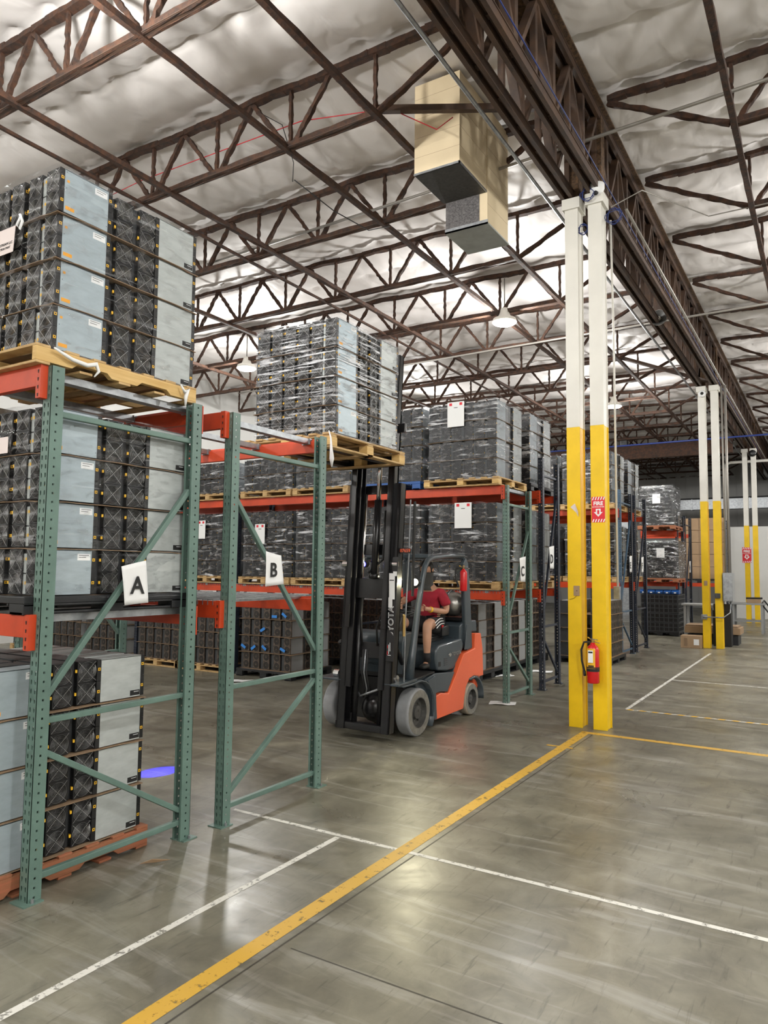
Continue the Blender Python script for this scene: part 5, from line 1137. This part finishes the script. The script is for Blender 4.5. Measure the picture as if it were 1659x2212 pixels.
b = MB(); b.box(-2.66, -2.585, 19.425, 19.435, 1.52, 1.64, 'tan'); tag(b.build('wall_plate', bevel=.002), 'beige cover plate on the middle left yellow column', 'cover plate')
b = MB(); b.box(-2.42, -2.30, 19.35, 19.43, 1.22, 1.34, 'rim'); tag(b.build('switch_box', bevel=.01), 'dark switch box on the middle right yellow column', 'switch box')
root = thing('carton', 'open tan carton on the floor at the foot of the middle columns', 'carton', (-2.95, 19.32, 0)); b = MB(); b.box(-.24, .22, -.15, .2, 0, .30, 'tan'); b.build('box', root, bevel=.005); b = MB(); b.box(.06, .18, -.153, -.15, .08, .22, 'white'); b.box(-.16, -.08, -.153, -.15, .05, .24, 'card'); b.build('shipping_label', root)
root = thing('flat_carton_pile', 'pile of flattened tan cartons on a low black cart behind the middle columns', 'cartons', (-2.65, 20.9, .02)); b = MB(); b.box(-.6, .6, -.3, .4, -.02, .22, 'plas'); b.build('cart', root); b = MB(); b.box(-.66, .66, -.38, .45, .25, .42, 'tan'); b.box(-.64, .6, -.36, .4, .42, .46, 'card'); b.box(-.5, .5, -.3, .3, .22, .25, 'plas'); b.build('cardboard', root, bevel=.006)
def bench(x, y, w_, d, h, label, k='concgrey'):
    root = thing('workbench', label, 'workbench', (x, y, 0)); b = MB(); b.box(-w_/2, w_/2, -d/2, d/2, h-.05, h, k); b.build('tabletop', root, bevel=.008)
    for sx in (-1, 1):
        for sy in (-1, 1): b = MB(); b.box(sx*(w_/2-.08)-.03, sx*(w_/2-.08)+.03, sy*(d/2-.08)-.03, sy*(d/2-.08)+.03, .0, h-.05, k); b.build('leg', root)
    b = MB(); b.box(-w_/2+.08, w_/2-.08, -d/2+.07, d/2-.07, h*.38, h*.38+.04, k); b.build('lower_shelf', root)
bench(-3.1, 21.9, .9, .7, .98, 'grey steel cart behind the middle yellow columns')
bench(-2.2, 25.2, .95, .8, .92, 'grey wheeled workbench by the farthest yellow columns')
root = thing('box_tool', 'pale cardboard and tool box on the far workbench', 'box', (-2.05, 25.1, .92)); b = MB(); b.box(-.18, .2, -.12, .15, 0, .12, 'tan'); b.build('box', root, bevel=.01); b = MB(); b.tube([(-.2, 0, .14), (.25, .02, .15)], .03, 'vinyl', 8); b.build('tool', root)
root = thing('hand_truck', 'black tubular hand truck leaning at the right picture edge', 'hand truck', (-1.72, 25.0, 0)); b = MB(); b.tube([(-.1, 0, .9), (.15, 0, .55), (.45, 0, .25)], .022, 'vinyl', 8); b.tube([(-.05, .3, 1.0), (.2, .3, .65), (.5, .3, .25)], .022, 'vinyl', 8); b.tube([(-.1, 0, .9), (-.05, .3, 1.0)], .02, 'vinyl', 8); b.build('frame', root, smooth=True)
for y in (-.05, .35): b = MB(); b.lathe((.35, y, .13), 1, [(-.03, .13), (.03, .13)], 'rubber', 20); b.build('wheel', root)
root = thing('stacked_carts', 'dark stacked equipment seen between the middle yellow columns', 'equipment', (-2.35, 20.1, 0))
b = MB(); b.box(-.22, .2, 0, .35, 0, .9, 'ink'); b.build('cabinet_body', root, bevel=.01); b = MB(); b.box(-.2, .18, -.01, 0, .9, 1.06, 'vinyl'); b.build('drawer', root, bevel=.006)
# floor litter
for i, (x, y, rz, nm) in enumerate(((-3.93, 9.60, .3, 'at the foot of the sign C frame'), (-4.95, 12.1, .8, 'leaning by the stock behind the sign C frame'), (-4.55, 13.0, .2, 'on the floor behind the navy frame'), (-8.2, 9.0, .5, 'on the floor left of the forklift'))):
    b = MB(); N = 4; vs = [(-.18+.36*i_/N, -.11+.22*j/N, .003+.012*abs(math.sin(i_+j))) for j in range(N+1) for i_ in range(N+1)]
    b.add(vs, [(j*(N+1)+i_, j*(N+1)+i_+1, (j+1)*(N+1)+i_+1, (j+1)*(N+1)+i_) for j in range(N) for i_ in range(N)], 'white'); o = b.build('floor_paper', loc=(x, y, 0), rotz=rz); sm = o.modifiers.new('t', 'SOLIDIFY'); sm.thickness = .0015; tag(o, 'white sheet of paper '+nm, 'paper', 'papers on the floor')
b = MB(); b.add([(-3.72, 3.2, .004), (-3.66, 3.25, .03), (-3.60, 3.34, .01), (-3.65, 3.27, .004)], [(0, 1, 2), (0, 2, 3)], 'tan'); o = b.build('wood_splinter'); sm = o.modifiers.new('t', 'SOLIDIFY'); sm.thickness = .004; tag(o, 'small wood splinter on the floor beside rack A', 'splinter')
